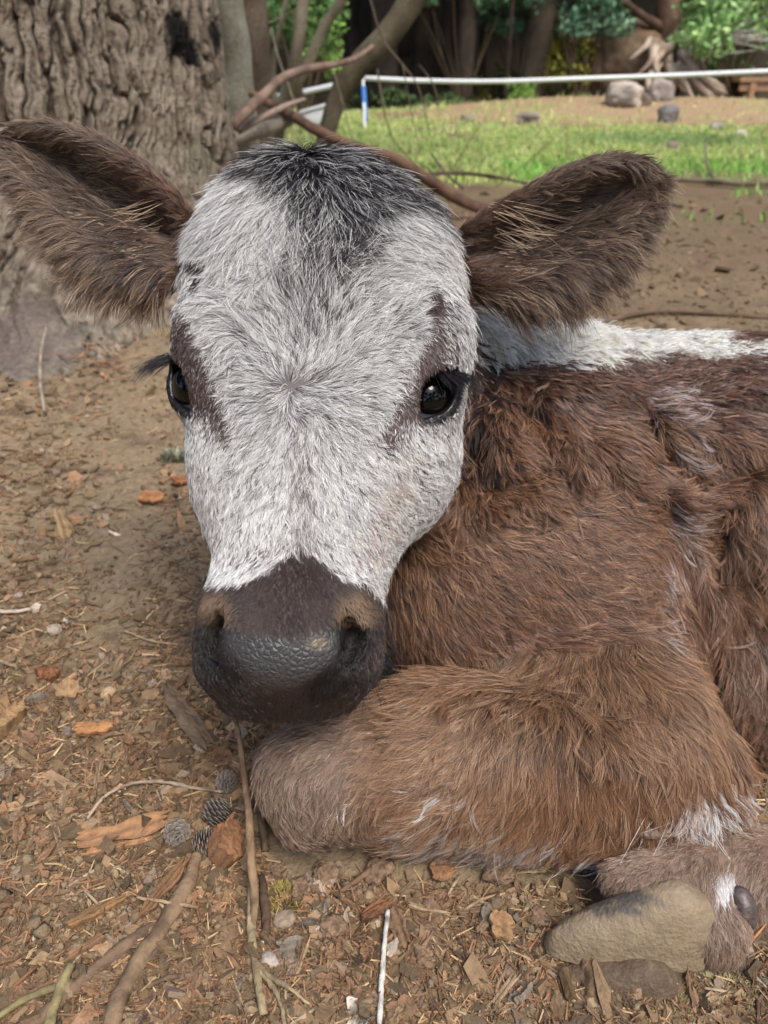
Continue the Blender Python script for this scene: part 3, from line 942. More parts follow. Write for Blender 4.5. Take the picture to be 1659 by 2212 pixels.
def s_headfull(p):
    d = s_head_loft(p)
    # brow ridges, cheek, jaw
    for u, v, z, r in ((452, 760, .462, .019), (930, 760, .462, .020)):
        d = smin(d, s_ell(p, C(u, v, z), (r, r * 1.6, r)), .02)
    d = smin(d, s_ell(p, C(860, 985, .500), (px(118, .5), px(170, .5), .050)), .02)
    d = smin(d, s_ell(p, C(530, 1000, .490), (px(96, .49), px(170, .49), .045)), .02)
    # tear groove and cheek bone lines
    # muzzle
    m = s_ell(p, C(624, 1394, .445), (px(164, .445), px(130, .445), .041))
    m = smin(m, s_ell(p, C(502, 1394, .437), (px(42, .437), px(84, .437), .026)), .018)
    m = smin(m, s_ell(p, C(746, 1400, .437), (px(42, .437), px(86, .437), .026)), .018)
    m = smin(m, s_ell(p, C(615, 1452, .438), (px(116, .437), px(64, .437), .034)), .012)
    d = smin(d, m, .030)
    # dorsum of the nose between the nostrils, and the bare plate
    d = smin(d, s_ell(p, C(612, 1330, .422), (px(110, .42), px(90, .42), .020)), .02)
    pl = s_ell(p, C(610, 1395, .4110), (px(138, .41), px(98, .41), .0180))
    d = smin(d, pl, .006)
    for pts, rr in zip(NOSTRIL, NOST_R):
        nd = None
        for a, b, r0, r1 in zip(pts[:-1], pts[1:], rr[:-1], rr[1:]):
            # carve forward out of the surface too
            e = s_cone(p * np.array([1, 1, .42]), a * np.array([1, 1, .42]), b * np.array([1, 1, .42]), r0, r1)
            nd = e if nd is None else np.minimum(nd, e)
        d = smax(d, -nd, .004)
    # mouth slit
    mo = None
    mp = [C(510, 1528, .416), C(570, 1541, .410), (C(640, 1541, .410)), C(715, 1522, .418)]
    for a, b in zip(mp[:-1], mp[1:]):
        e = s_cone(p * np.array([1, 1, .3]), a * np.array([1, 1, .3]), b * np.array([1, 1, .3]), .0006, .0006)
        mo = e if mo is None else np.minimum(mo, e)
    # eyes: lids bulge over the ball, then the opening is cut
    for E in EYES:
        q = p - E['c']
        rad = np.sqrt((q * q).sum(-1))
        d = smin(d, rad - (E['R'] + .0018), .010)
    for E in EYES:
        q = (p - E['c'])
        rad = np.sqrt((q * q).sum(-1))
        a = (q @ E['h']) / E['R']; b = (q @ E['w']) / E['R']; c_ = (q @ E['g']) / E['R']
        B = .64 * (1 - (np.abs(a) / 1.14) ** 1.7)
        op = (np.abs(b) - B) * E['R'] * .7
        op = np.maximum(op, rad - E['R'] - .012)
        op = np.maximum(op, -c_ * E['R'] - .0005)
        d = smax(d, -op, .0022)
    return d

BK = {}
def _b():
    # picture-space anchored primitives of neck, shoulder, leg (camera coordinates)
    L = []
    A = L.append
    # neck behind the head
    A(('neck', lambda p: s_cone(p, C(760, 900, .585), C(1180, 1060, .635), .060, .085)))
    A(('neck', lambda p: s_cone(p, C(820, 720, .575), C(1120, 830, .625), .036, .046)))
    # shoulder mass
    A(('shoulder', lambda p: s_ell(p, C(1190, 1200, .600), (px(265, .6), px(370, .6), .088))))
    A(('shoulder', lambda p: s_ell(p, C(1010, 1230, .570), (px(190, .57), px(270, .57), .060))))
    A(('shoulder', lambda p: s_ell(p, C(1325, 1400, .575), (px(190, .57), px(260, .57), .060))))
    A(('belly', lambda p: s_cone(p, C(1575, 1475, .640), C(1900, 1480, .665), .086, .096)))
    return L
BODY = _b()

# barrel in world coordinates 
def s_barrel(pw):
    d = s_ell(pw, np.array([.47, .625, .128]), (.33, .155, .122))
    d = smin(d, s_ell(pw, np.array([.27, .60, .125]), (.17, .150, .118)), .04)
    d = smin(d, s_ell(pw, np.array([.80, .640, .115]), (.17, .150, .115)), .05)       # rump
    d = smin(d, s_ell(pw, np.array([.74, .500, .085]), (.15, .090, .085)), .04)       # thigh
    return d

def s_leg(p):
    # forearm laid along the ground: elbow right, folded knee left, cannon folded under it
    d = s_cone(p, C(700, 1678, .497), C(920, 1645, .510), .0385, .046)
    d = smin(d, s_cone(p, C(920, 1645, .510), C(1320, 1590, .530), .047, .074), .02)
    d = smin(d, s_cone(p, C(1100, 1690, .515), C(1420, 1690, .520), .033, .047), .03)
    d = smin(d, s_cone(p, C(680, 1738, .497), C(1300, 1765, .510), .020, .018), .012)
    d = smin(d, s_cone(p, C(628, 1672, .497), C(664, 1734, .493), .019, .020), .02)
    return d

def s_hind(p):
    d = s_cone(p, C(1470, 1905, .470), C(1590, 1885, .480), .022, .0255)
    d = smin(d, s_cone(p, C(1590, 1885, .480), C(1800, 1835, .500), .0255, .020), .012)
    d = smin(d, s_cone(p, C(1800, 1835, .500), C(2300, 1790, .520), .020, .026), .012)
    d = smin(d, s_cone(p, C(1560, 1985, .462), C(1660, 1940, .472), .012, .018), .012)
    d = smin(d, s_cone(p, C(1345, 1900, .460), C(1470, 1900, .466), .0125, .0260), .012)
    d = smin(d, s_cone(p, C(1405, 1915, .453), C(1535, 2005, .450), .0150, .0195), .010)
    d = smin(d, s_cone(p, C(1400, 1955, .454), C(1505, 1990, .458), .014, .019), .012)
    return d

def crease(u, v, pts, w):
    best = np.full(u.shape, 1e9)
    for (a, b) in zip(pts[:-1], pts[1:]):
        ax, ay = a; bx, by = b
        dx, dy = bx - ax, by - ay
        t = np.clip(((u - ax) * dx + (v - ay) * dy) / (dx * dx + dy * dy), 0, 1)
        best = np.minimum(best, (u - ax - t * dx) ** 2 + (v - ay - t * dy) ** 2)
    return np.exp(-best / (w * w))

CREASES = [
    ([(1385, 900), (1455, 1010), (1500, 1060), (1600, 1010), (1659, 985)], 15, .011),
    ([(1395, 1000), (1440, 1150), (1500, 1330), (1540, 1500), (1560, 1690)], 30, .006),
    ([(1600, 1020), (1560, 1120), (1545, 1250)], 16, .008),
    ([(1000, 1010), (1035, 960), (1045, 1045)], 22, .010),
    ([(1150, 880), (1200, 920), (1235, 1010)], 14, .006),
    ([(1090, 1045), (1150, 1010)], 14, .007),
    ([(840, 1440), (960, 1440), (1090, 1455), (1200, 1480), (1290, 1530)], 16, .010),
]
BULGES = [
    ([(1180, 860), (1250, 1000)], 36, .013),
    ([(1060, 900), (1120, 1000)], 42, .009),
    ([(1300, 960), (1420, 1060), (1560, 1090)], 36, .011),
    ([(1440, 900), (1600, 960)], 42, .009),
    ([(1060, 1090), (1180, 1075)], 30, .006),
    ([(1620, 1060), (1640, 1200)], 34, .008),
    ([(1100, 820), (1300, 840), (1659, 850)], 26, .005),
    ([(900, 1500), (1150, 1520), (1330, 1600)], 40, .005),
]

def s_bodyfull(p, pw):
    d = s_barrel(pw)
    for nme, fn in BODY:
        d = smin(d, fn(p), .045)
    # withers and crest, sloping to the right
    cr = s_cone(pw, W(1010, 745, .60), W(1300, 812, .640), .018, .024)
    cr = smin(cr, s_cone(pw, W(1300, 812, .640), W(1700, 835, .690), .024, .030), .02)
    d = smin(d, cr, .04)
    return d

def s_all(pw, want=False):
    p = w2c(pw)
    dh = s_headfull(p)
    db = s_bodyfull(p, pw)
    dl = s_leg(p)
    dr = s_hind(p)
    # hind leg above the frame's edge: hock and stifle
    dk = s_cone(pw, np.array([.42, .385, .050]), np.array([.62, .46, .060]), .028, .045)
    dk = smin(dk, s_cone(pw, np.array([.62, .46, .060]), np.array([.76, .52, .09]), .045, .07), .03)
    dr2 = smin(dr, dk, .02)
    u = 829.5 + p[..., 0] * F / np.maximum(p[..., 2], .1); v = 1106 - p[..., 1] * F / np.maximum(p[..., 2], .1)
    front = smoothstep(.70, .62, p[..., 2])
    bd = smin(db, dl, .022)
    near = bd < .03
    if near.any():
        e = np.zeros_like(bd)
        un, vn = u[near], v[near]
        ee = 0
        for pts, w, amp in CREASES: ee = ee + amp * crease(un, vn, pts, w)
        for pts, w, amp in BULGES: ee = ee - amp * crease(un, vn, pts, w)
        # loose skin: shallow uneven relief
        ee = ee + .0022 * fbm(pw[near], 26.0, 2, 5)
        e[near] = ee * front[near]
        bd = bd + e
    # a narrow gap stays between the hind foot and the foreleg
    d = smin(bd, dh, .012)
    d = smin(d, dr2, .004)
    if want:
        return d, dh, db, dl, dr2
    return d

def mesh_sdf(lo, hi, h):
    lo = np.asarray(lo, float); hi = np.asarray(hi, float)
    n = np.ceil((hi - lo) / h / 8).astype(int) * 8 + 1
    f = np.ones(n, np.float32)
    nb = (n - 1) // 8
    ci = np.stack(np.meshgrid(*[np.arange(k) for k in nb], indexing='ij'), -1).reshape(-1, 3)
    cen = lo + (ci * 8 + 4) * h
    dc = s_all(cen)
    act = np.abs(dc) < 8 * h * 1.15 + .012
    o = np.stack(np.meshgrid(*[np.arange(9)] * 3, indexing='ij'), -1).reshape(-1, 3)
    for c, d in zip(ci[~act], dc[~act]):
        if d < 0:
            x, y, z = c * 8
            f[x:x + 9, y:y + 9, z:z + 9] = -1
    A = ci[act]
    for k in range(0, len(A), 400):
        idx = (A[k:k + 400, None, :] * 8 + o[None]).reshape(-1, 3)
        f[idx[:, 0], idx[:, 1], idx[:, 2]] = s_all(lo + idx * h)
    s = f < 0
    cnt = np.zeros(n - 1, np.uint8)
    for dx in (0, 1):
        for dy in (0, 1):
            for dz in (0, 1):
                cnt += s[dx:n[0] - 1 + dx, dy:n[1] - 1 + dy, dz:n[2] - 1 + dz]
    cells = np.argwhere((cnt > 0) & (cnt < 8))
    idm = np.full(n - 1, -1, np.int32)
    idm[cells[:, 0], cells[:, 1], cells[:, 2]] = np.arange(len(cells))
    cor = [(a, b, c) for a in (0, 1) for b in (0, 1) for c in (0, 1)]
    val = {c: f[cells[:, 0] + c[0], cells[:, 1] + c[1], cells[:, 2] + c[2]] for c in cor}
    acc = np.zeros((len(cells), 3)); w = np.zeros(len(cells))
    for a in cor:
        for ax in range(3):
            if a[ax] == 0:
                b = list(a); b[ax] = 1; b = tuple(b)
                va, vb = val[a], val[b]
                m = (va < 0) != (vb < 0)
                t = np.where(m, va / np.where(m, va - vb, 1), 0)
                pos = np.array(a, float)[None] + np.zeros((len(cells), 3)); pos[:, ax] += t
                acc += pos * m[:, None]; w += m
    V = lo + (cells + acc / w[:, None]) * h
    Fs = []
    for ax in range(3):
        b, c = [(1, 2), (2, 0), (0, 1)][ax]
        sl = [slice(None)] * 3; sl2 = [slice(None)] * 3
        sl[ax] = slice(0, n[ax] - 1); sl2[ax] = slice(1, n[ax])
        s0, s1 = s[tuple(sl)], s[tuple(sl2)]
        e = np.argwhere(s0 != s1)
        e = e[(e[:, b] > 0) & (e[:, c] > 0) & (e[:, b] < n[b] - 1) & (e[:, c] < n[c] - 1)]
        q = []
        for ob, oc in ((-1, -1), (0, -1), (0, 0), (-1, 0)):
            t = e.copy(); t[:, b] += ob; t[:, c] += oc
            q.append(idm[t[:, 0], t[:, 1], t[:, 2]])
        q = np.stack(q, 1)
        ins = s[e[:, 0], e[:, 1], e[:, 2]]
        q[~ins] = q[~ins][:, ::-1]
        Fs.append(q[(q >= 0).all(1)])
    return V, np.concatenate(Fs)

H_GRID = 0.0023
bv, bf = mesh_sdf((-.18, .20, -.03), (1.02, .84, .43), H_GRID)
print("calf mesh", len(bv), len(bf))

# ---- ears: cupped leaves, thick, joined into the body's mesh
def cat(pts, n):
    return resample(np.array(pts, float), n)

def ear(upper, lower, root, cup, lip, ns=60, nw=44):
    """upper / lower rims as camera points from base to tip"""
    U = cat(upper, ns); Lw = cat(lower, ns)
    s = np.linspace(0, 1, ns)[:, None]; w = np.linspace(0, 1, nw)[None, :]
    P = Lw[:, None, :] * (1 - w[..., None]) + U[:, None, :] * w[..., None]
    width = np.linalg.norm(U - Lw, axis=1)[:, None]
    prof = .35 * np.sin(np.pi * w) + .95 * np.exp(-((w - .68) / .17) ** 2) * np.clip((1 - w) * 6, 0, 1)
    depth = cup * width * prof * (0.55 + .45 * np.sin(np.pi * np.clip(s * 1.05, 0, 1)))
    # the upper rim rolls forward, the lower half bellies out towards the viewer
    fwd = lip * (np.exp(-((w - .92) / .10) ** 2)) * np.sin(np.pi * np.clip(s * .9 + .05, 0, 1))
    belly = -.006 * np.exp(-((w - .16) / .16) ** 2) * np.sin(np.pi * s)
    P[..., 2] += depth - fwd + belly
    # front surface ridges
    P[..., 2] += .0012 * np.sin(w * 22 + 3 * s) * prof
    du = np.gradient(P, axis=0); dw = np.gradient(P, axis=1)
    N = np.cross(du, dw); N /= np.linalg.norm(N, axis=-1)[..., None] + 1e-12
    flip = np.sign(-N[ns // 2, nw // 2, 2]) or 1
    N = N * flip                                   # faces the camera side
    th = .0032 + .0025 * (1 - s) * np.ones_like(w)
    th = th * np.clip(np.minimum(w, 1 - w) * 9 + .25, 0, 1) * np.clip((1 - s) * 8 + .2, 0, 1)
    A = P + N * (th[..., None] * .5); B = P - N * (th[..., None] * .5)
    return P, N, A, B, flip

def ear_mesh(A, B, flip):
    ns, nw = A.shape[:2]
    v = np.concatenate([A.reshape(-1, 3), B.reshape(-1, 3)])
    g = np.arange(ns * nw).reshape(ns, nw)
    q = np.stack([g[:-1, :-1], g[1:, :-1], g[1:, 1:], g[:-1, 1:]], -1).reshape(-1, 4)
    o = ns * nw
    q2 = q[:, ::-1] + o
    def strip(e, rev=False):
        r = np.stack([e[:-1], e[1:], e[1:] + o, e[:-1] + o], -1)
        return r[:, ::-1] if rev else r
    f = np.concatenate([q, q2, strip(g[:, 0], True), strip(g[:, -1]), strip(g[0, :]), strip(g[-1, :], True)])
    if flip < 0: f = f[:, ::-1]
    return v, f

EAR_L = ear([C(440, 500, .498), C(395, 432, .492), C(330, 372, .488), (C(255, 322, .484)), C(180, 290, .480), C(105, 275, .478), C(45, 280, .478), C(12, 296, .478)],
            [C(415, 600, .505), C(355, 628, .500), C(275, 628, .494), C(195, 590, .488), C(125, 530, .483), C(72, 455, .480), C(35, 385, .478), C(8, 322, .478)],
            None, .24, .012)
EAR_R = ear([C(965, 520, .498), C(1020, 478, .494), C(1100, 432, .490), C(1185, 386, .487), C(1270, 356, .485), C(1340, 346, .484), C(1390, 352, .484), C(1412, 375, .484)],
            [C(985, 610, .505), C(1050, 650, .502), C(1130, 655, .498), C(1215, 632, .494), C(1290, 592, .490), C(1350, 535, .487), C(1395, 465, .485), C(1416, 405, .484)],
            None, .26, .012)

ear_parts = []
base_n = len(bv)
allv = [bv]; allf = [bf]
off = base_n
for E in (EAR_L, EAR_R):
    P, N, A, B, fl = E
    v, f = ear_mesh(c2w(A), c2w(B), fl)
    allv.append(v); allf.append(f + off)
    ear_parts.append((off, off + len(v)))
    off += len(v)
V = np.concatenate(allv); Q = np.concatenate(allf)
# face normals must point outwards for the ears: checked against the front sheet
def vert_normals(V, Q):
    n = np.cross(V[Q[:, 2]] - V[Q[:, 0]], V[Q[:, 3]] - V[Q[:, 1]])
    out = np.zeros_like(V)
    for k in range(4): 
        for a in range(3):
            out[:, a] += np.bincount(Q[:, k], n[:, a], len(V))
    return out / (np.linalg.norm(out, axis=1)[:, None] + 1e-12)
VN = vert_normals(V, Q)
s0, s1 = ear_parts[0]
VNs = []
for (s0, s1), E in zip(ear_parts, (EAR_L, EAR_R)):
    half = (s1 - s0) // 2
    Nw = E[1].reshape(-1, 3)
    Nw = np.stack([Nw[:, 0], Nw[:, 2] * cosP + Nw[:, 1] * sinP, Nw[:, 1] * cosP - Nw[:, 2] * sinP], -1)
    if (VN[s0:s0 + half] * Nw).sum(-1).mean() < 0:
        m = (Q[:, 0] >= s0) & (Q[:, 0] < s1)
        Q[m] = Q[m][:, ::-1]
VN = vert_normals(V, Q)

# ---- regions per vertex: 0 head, 1 trunk, 2 foreleg, 3 hind foot, 4 left ear, 5 right ear
d_, dh, db, dl, dr = s_all(V, True)
reg = np.argmin(np.stack([dh, db, dl, dr]), 0)
for k, (a, b) in enumerate(ear_parts): reg[a:b] = 4 + k
vu, vv = uv_of(V)
front = (V[:, 1] < 0.62) & (w2c(V)[:, 2] < .70)

def poly_d(u, v, pts):
    """signed distance in picture units to a closed outline (negative inside)"""
    pts = np.array(pts, float)
    d = np.full(u.shape, 1e9); ins = np.zeros(u.shape, bool)
    for i in range(len(pts)):
        a = pts[i]; b = pts[(i + 1) % len(pts)]
        e = b - a
        t = np.clip(((u - a[0]) * e[0] + (v - a[1]) * e[1]) / (e @ e), 0, 1)
        d = np.minimum(d, np.hypot(u - a[0] - t * e[0], v - a[1] - t * e[1]))
        c = ((a[1] > v) != (b[1] > v)) & (u < (b[0] - a[0]) * (v - a[1]) / (b[1] - a[1] + 1e-12) + a[0])
        ins ^= c
    return np.where(ins, -d, d)

PLATE = [(480, 1345), (500, 1362), (560, 1372), (625, 1378), (690, 1362), (742, 1342), (748, 1365), (738, 1405),
         (712, 1440), (672, 1475), (620, 1496), (560, 1476), (520, 1440), (492, 1402), (478, 1368)]
MUZZLE = [(425, 1262), (470, 1262), (530, 1258), (570, 1240), (610, 1215), (650, 1180), (690, 1215), (735, 1250), (790, 1262), (835, 1310), (860, 1400), (800, 1600), (450, 1600), (380, 1450), (395, 1300)]
POLL = [(530, 325), (600, 290), (800, 310), (900, 370), (965, 470), (950, 500), (890, 430), (820, 440), (765, 520), (705, 565), (660, 520), (642, 430), (610, 385), (540, 372)]
EYE_L = [(360, 690), (405, 650), (432, 700), (456, 790), (492, 880), (508, 935), (480, 945), (440, 905), (385, 880), (352, 780)]
EYE_R = [(958, 650), (972, 700), (968, 760), (985, 830), (955, 905), (880, 915), (838, 958), (815, 940), (862, 850), (902, 750), (928, 690)]
BUD_L = [(412, 550), (440, 528), (462, 555), (456, 615), (425, 625)]
BUD_R = [(905, 640), (925, 618), (950, 640), (945, 690), (915, 705), (900, 680)]
WHITE_NECK = [(1010, 660), (1150, 670), (1300, 700), (1450, 738), (1800, 750), (1800, 756), (1580, 764), (1450, 768), (1330, 772), (1250, 783), (1150, 780), (1080, 775), (1020, 735)]

NZ = fbm(V, 90.0, 3, 3)
NZ2 = fbm(V, 28.0, 2, 9)
uj, vj = vu + NZ * 26, vv + NZ2 * 22
d_plate = poly_d(vu + NZ * 3, vv + NZ * 3, PLATE)
d_muz = poly_d(vu + NZ * 10, vv + NZ * 12, MUZZLE)
d_poll = poly_d(uj, vj, POLL)
d_eye = np.minimum(poly_d(vu + NZ * 8, vv + NZ * 8, EYE_L), poly_d(vu + NZ * 8, vv + NZ * 8, EYE_R))
d_bud = np.minimum(poly_d(uj, vj, BUD_L), poly_d(uj, vj, BUD_R))
cV = w2c(V)
lid = np.full(len(V), 9.0)
for E in EYES:
    q = cV - E['c']; rad = np.linalg.norm(q, axis=1)
    a = (q @ E['h']) / E['R']; b = (q @ E['w']) / E['R']; c_ = (q @ E['g']) / E['R']
    B = .64 * (1 - (np.abs(a) / 1.14) ** 1.7)
    low_ = np.sign(E['w'] @ np.array([(-.6 if E['c'][0] < -.05 else .6), -.8, 0]))
    e = np.where((rad < E['R'] * 3.0) & (c_ > -.3), np.hypot(np.maximum(np.abs(b) - np.maximum(B, 0), 0), np.maximum(np.abs(a) - 1.0, 0)), 9)
    e = np.where(b * low_ < 0, e * 2.4, e)
    lid = np.minimum(lid, e)

# skin colour
skin = np.zeros((len(V), 3))
skin[:] = srgb(96, 66, 48)
hd = reg == 0
skin[hd] = srgb(100, 90, 90)
def mixin(mask, rgb):
    m = np.clip(mask, 0, 1)[:, None]
    skin[:] = skin * (1 - m) + srgb(*rgb) * m
mixin(hd * smoothstep(14, -6, d_eye), (88, 72, 72))
mixin(hd * smoothstep(10, -8, d_bud), (70, 48, 44))
mixin(hd * smoothstep(20, -20, d_poll), (38, 34, 36))
mixin(hd * smoothstep(10, -10, d_muz), (66, 52, 48))
mixin(hd * smoothstep(8, -8, d_plate + NZ2 * 10), (58, 57, 57))
mixin(hd * (d_plate < 2) * smoothstep(26, 0, np.hypot((vu - 690), (vv - 1392) * 1.6) - 10 + NZ * 16) * .7, (112, 98, 80))
mixin(hd * smoothstep(1455, 1510, vv + NZ * 18), (40, 30, 28))
mixin(hd * smoothstep(.40, .12, lid), (22, 20, 22))
nost = np.full(len(V), 9.0)
for pts, rr in zip(NOSTRIL, NOST_R):
    for a, b in zip(pts[:-1], pts[1:]):
        sc = np.array([1, 1, .42]); nost = np.minimum(nost, s_cone(cV * sc, a * sc, b * sc, .0, .0))
mixin(hd * smoothstep(.017, .007, nost) * smoothstep(-20, 6, d_plate), (26, 22, 24))
mixin((reg == 1) * smoothstep(10, -10, poly_d(vu + NZ * 10, vv + NZ * 10, WHITE_NECK)), (150, 140, 130))
mixin((reg >= 4) * 1.0, (74, 58, 50))
mixin((reg == 3) * 1.0, (122, 100, 84))
mixin((reg == 2) * 1.0, (100, 76, 58))

m_skin, nt, b = mat_new("calf_skin")
a_ = nt.nodes.new("ShaderNodeAttribute"); a_.attribute_name = "Col"
nt.links.new(a_.outputs["Color"], b.inputs["Base Color"])
aw = nt.nodes.new("ShaderNodeAttribute"); aw.attribute_name = "wet"
mr = nt.nodes.new("ShaderNodeMapRange"); mr.inputs["To Min"].default_value = .75; mr.inputs["To Max"].default_value = .24
nt.links.new(aw.outputs["Fac"], mr.inputs["Value"]); nt.links.new(mr.outputs[0], b.inputs["Roughness"])
tc = nt.nodes.new("ShaderNodeTexCoord")
vo = nt.nodes.new("ShaderNodeTexVoronoi"); vo.feature = 'DISTANCE_TO_EDGE'; vo.inputs["Scale"].default_value = 300
n1 = nt.nodes.new("ShaderNodeTexNoise"); n1.inputs["Scale"].default_value = 700; n1.inputs["Detail"].default_value = 4
nt.links.new(tc.outputs["Object"], n1.inputs["Vector"])
nzw = nt.nodes.new("ShaderNodeTexNoise"); nzw.inputs["Scale"].default_value = 120
nt.links.new(tc.outputs["Object"], nzw.inputs["Vector"])
mxv = nt.nodes.new("ShaderNodeMix"); mxv.data_type = 'VECTOR'; mxv.inputs["Factor"].default_value = .0016
nt.links.new(tc.outputs["Object"], mxv.inputs[4]); nt.links.new(nzw.outputs["Color"], mxv.inputs[5])
nt.links.new(mxv.outputs[1], vo.inputs["Vector"])
ml = nt.nodes.new("ShaderNodeMath"); ml.operation = 'MULTIPLY'
mp = nt.nodes.new("ShaderNodeMapRange"); mp.inputs["From Max"].default_value = .30
nt.links.new(vo.outputs["Distance"], mp.inputs["Value"])
ap = nt.nodes.new("ShaderNodeAttribute"); ap.attribute_name = "plate"
nt.links.new(mp.outputs[0], ml.inputs[0]); nt.links.new(ap.outputs["Fac"], ml.inputs[1])
ad = nt.nodes.new("ShaderNodeMath"); ad.operation = 'MULTIPLY_ADD'; ad.inputs[1].default_value = .35
nt.links.new(n1.outputs["Fac"], ad.inputs[0]); nt.links.new(ml.outputs[0], ad.inputs[2])
bp = nt.nodes.new("ShaderNodeBump"); bp.inputs["Strength"].default_value = .5; bp.inputs["Distance"].default_value = .0010
nt.links.new(ad.outputs[0], bp.inputs["Height"]); nt.links.new(bp.outputs[0], b.inputs["Normal"])
b.inputs["Specular IOR Level"].default_value = .5

wet = hd * (.55 * smoothstep(10, -5, d_plate) + smoothstep(1440, 1480, vv + NZ * 20) * (vv < 1600) + .9 * smoothstep(.5, .1, lid)
            + 1.0 * smoothstep(40, 10, np.hypot(vu - 470, (vv - 1460) * .8) + NZ * 20) + 1.0 * smoothstep(40, 10, np.hypot(vu - 715, vv - 1485) + NZ * 20))
calf = empty("calf", (0.3, 0.6, 0.0))
tag(calf, "newborn brown and white calf with a white face lying on the ground", "calf")
body = new_mesh("body", V, Q, m_skin, None, True, skin, {"wet": np.clip(wet, 0, 1), "plate": smoothstep(4, -4, d_plate) * hd})
adopt(body, calf)

# ---- eyes
def uv_sphere(c, R, g, nr=40, ns=64):
    g = np.asarray(g) / np.linalg.norm(g)
    a = np.cross(g, [0, 1, 0]); a /= np.linalg.norm(a); b2 = np.cross(g, a)
    th = np.linspace(0, np.pi, nr)[:, None]; ph = np.linspace(0, 2 * np.pi, ns, endpoint=False)[None]
    cor = 1 + .04 * np.exp(-(th / .55) ** 2)      # cornea bulge
    q = (np.cos(th) * cor)[..., None] * g + (np.sin(th))[..., None] * (np.cos(ph)[..., None] * a + np.sin(ph)[..., None] * b2)
    v = c + R * q
    gi = np.arange(nr * ns).reshape(nr, ns)
    f = np.stack([gi[:-1], np.roll(gi, -1, 1)[:-1], np.roll(gi, -1, 1)[1:], gi[1:]], -1).reshape(-1, 4)
    return v.reshape(-1, 3), f, (th + 0 * ph).reshape(-1), (ph + 0 * th).reshape(-1)
m_eye, nt, b = mat_new("eye_surface")
a_ = nt.nodes.new("ShaderNodeAttribute"); a_.attribute_name = "Col"
nt.links.new(a_.outputs["Color"], b.inputs["Base Color"])
b.inputs["Roughness"].default_value = .06; b.inputs["Specular IOR Level"].default_value = .28; b.inputs["Coat Weight"].default_value = 0.1; b.inputs["Coat Roughness"].default_value = .02
for E in EYES:
    gaze = E['g'] * .8 + np.array([-.10, .14, -.35])
    v, f, th, ph = uv_sphere(E['c'], E['R'] * 1.02, gaze)
    col = np.zeros((len(v), 3)); col[:] = srgb(6, 6, 7)
    ir = smoothstep(.50, .56, th)[:, None]
    col = col * (1 - ir) + srgb(12, 9, 8) * ir
    sc = smoothstep(.94, .99, th)[:, None]
    col = col * (1 - sc) + srgb(140, 142, 156) * sc
    eo = new_mesh("eye", c2w(v), f, m_eye, None, True, col)
    adopt(eo, calf)

# ---- hooves
def hoof(toe, heel, hgt, halfw, seed):
    """one claw: D-shaped sections swept from the toe to the heel, standing on the ground"""
    toe, heel = np.asarray(toe), np.asarray(heel)
    ax = heel - toe; L_ = np.linalg.norm(ax); ax = ax / L_
    lat = np.cross([0, 0, 1.0], ax); lat /= np.linalg.norm(lat); up = np.cross(ax, lat)
    nl, na = 60, 64
    s = (1 - np.cos(np.linspace(0, np.pi, nl))) / 2
    H = hgt * (.16 + .84 * np.clip(s / .66, 0, 1) ** .66) * np.sqrt(np.clip(1 - (1 - np.clip((1.0 - s) / .38, 0, 1)) ** 2, 0, 1))
    H = H * np.sqrt(np.clip(s / .035, 0, 1)) ** .8 + 1e-5
    Wd = halfw * np.sqrt(np.clip(s * 1.9, 0, 1)) ** .9 * np.sqrt(np.clip((1 - s) / .20, 0, 1)) + 1e-5
    a = np.linspace(0, 2 * np.pi, na, endpoint=False)
    y = np.sign(np.cos(a)) * np.abs(np.cos(a)) ** .82
    z = np.where(np.sin(a) > 0, np.abs(np.sin(a)) ** .92, -.16 * np.abs(np.sin(a)) ** .5)
    y = y * (1 + .10 * (z < .1) - .14 * np.clip(z, 0, 1))
    P = toe + ax * (s * L_)[:, None, None] + lat * (Wd[:, None] * y[None])[..., None] + up * (H[:, None] * (z[None] + .16))[..., None]
    v = P.reshape(-1, 3)
    tt = np.repeat(s, na); zz = np.tile(z, nl)
    c = np.repeat(P.mean(1), na, 0); o = v - c; o /= np.linalg.norm(o, axis=1)[:, None] + 1e-9
    grow = .0005 * np.sin((tt - zz * .35) * 34)
    edge = smoothstep(.18, -.05, zz)
    v = v + o * (.0010 * fbm(v, 70, 3, seed) + grow * .6 + edge * .0016 * fbm(v, 260, 3, seed + 2))[:, None]
    f = []
    for i in range(nl - 1):
        for j in range(na):
            k = (j + 1) % na
            f.append((i * na + j, (i + 1) * na + j, (i + 1) * na + k, i * na + k))
    f.append(tuple(range(na))); f.append(tuple((nl - 1) * na + j for j in range(na))[::-1])
    return v, f, np.clip(tt * .6 + zz * .5, 0, 1)

def hoof_cols(v, tt, base=(136, 120, 98)):
    col = np.zeros((len(v), 3)); col[:] = srgb(*base)
    n = fbm(v, 120, 4, 2); n2 = fbm(v, 300, 3, 8)
    uu, wv_ = uv_of(v)
    m = smoothstep(1.2, .5, np.hypot((uu - 1345) / 85, (wv_ - 1945) / 42) - n * 1.1)[:, None] * .8
    col = col * (1 - m) + srgb(62, 62, 64) * m
    m = (smoothstep(.1, .45, n2) * .5)[:, None]
    return col * (1 - m) + srgb(150, 132, 100) * m
m_hoof = mat_vcol("hoof_horn", .62, .35, .5, 420, .18, 140)
def hp(u, v, z): return W(u, v, z)
t0 = W(1176, 2058, gz(2058)); h0 = W(1560, 2050, gz(2050))
v, f, tt = hoof(t0 + np.array([0, .002, .002]), h0 + np.array([0, .006, .002]), .0430, .0195, 1)
ho = new_mesh("hoof", v, f, m_hoof, None, True, hoof_cols(v, tt)); adopt(ho, calf)
ho["label"] = "large dusty hoof claw nearest the camera"
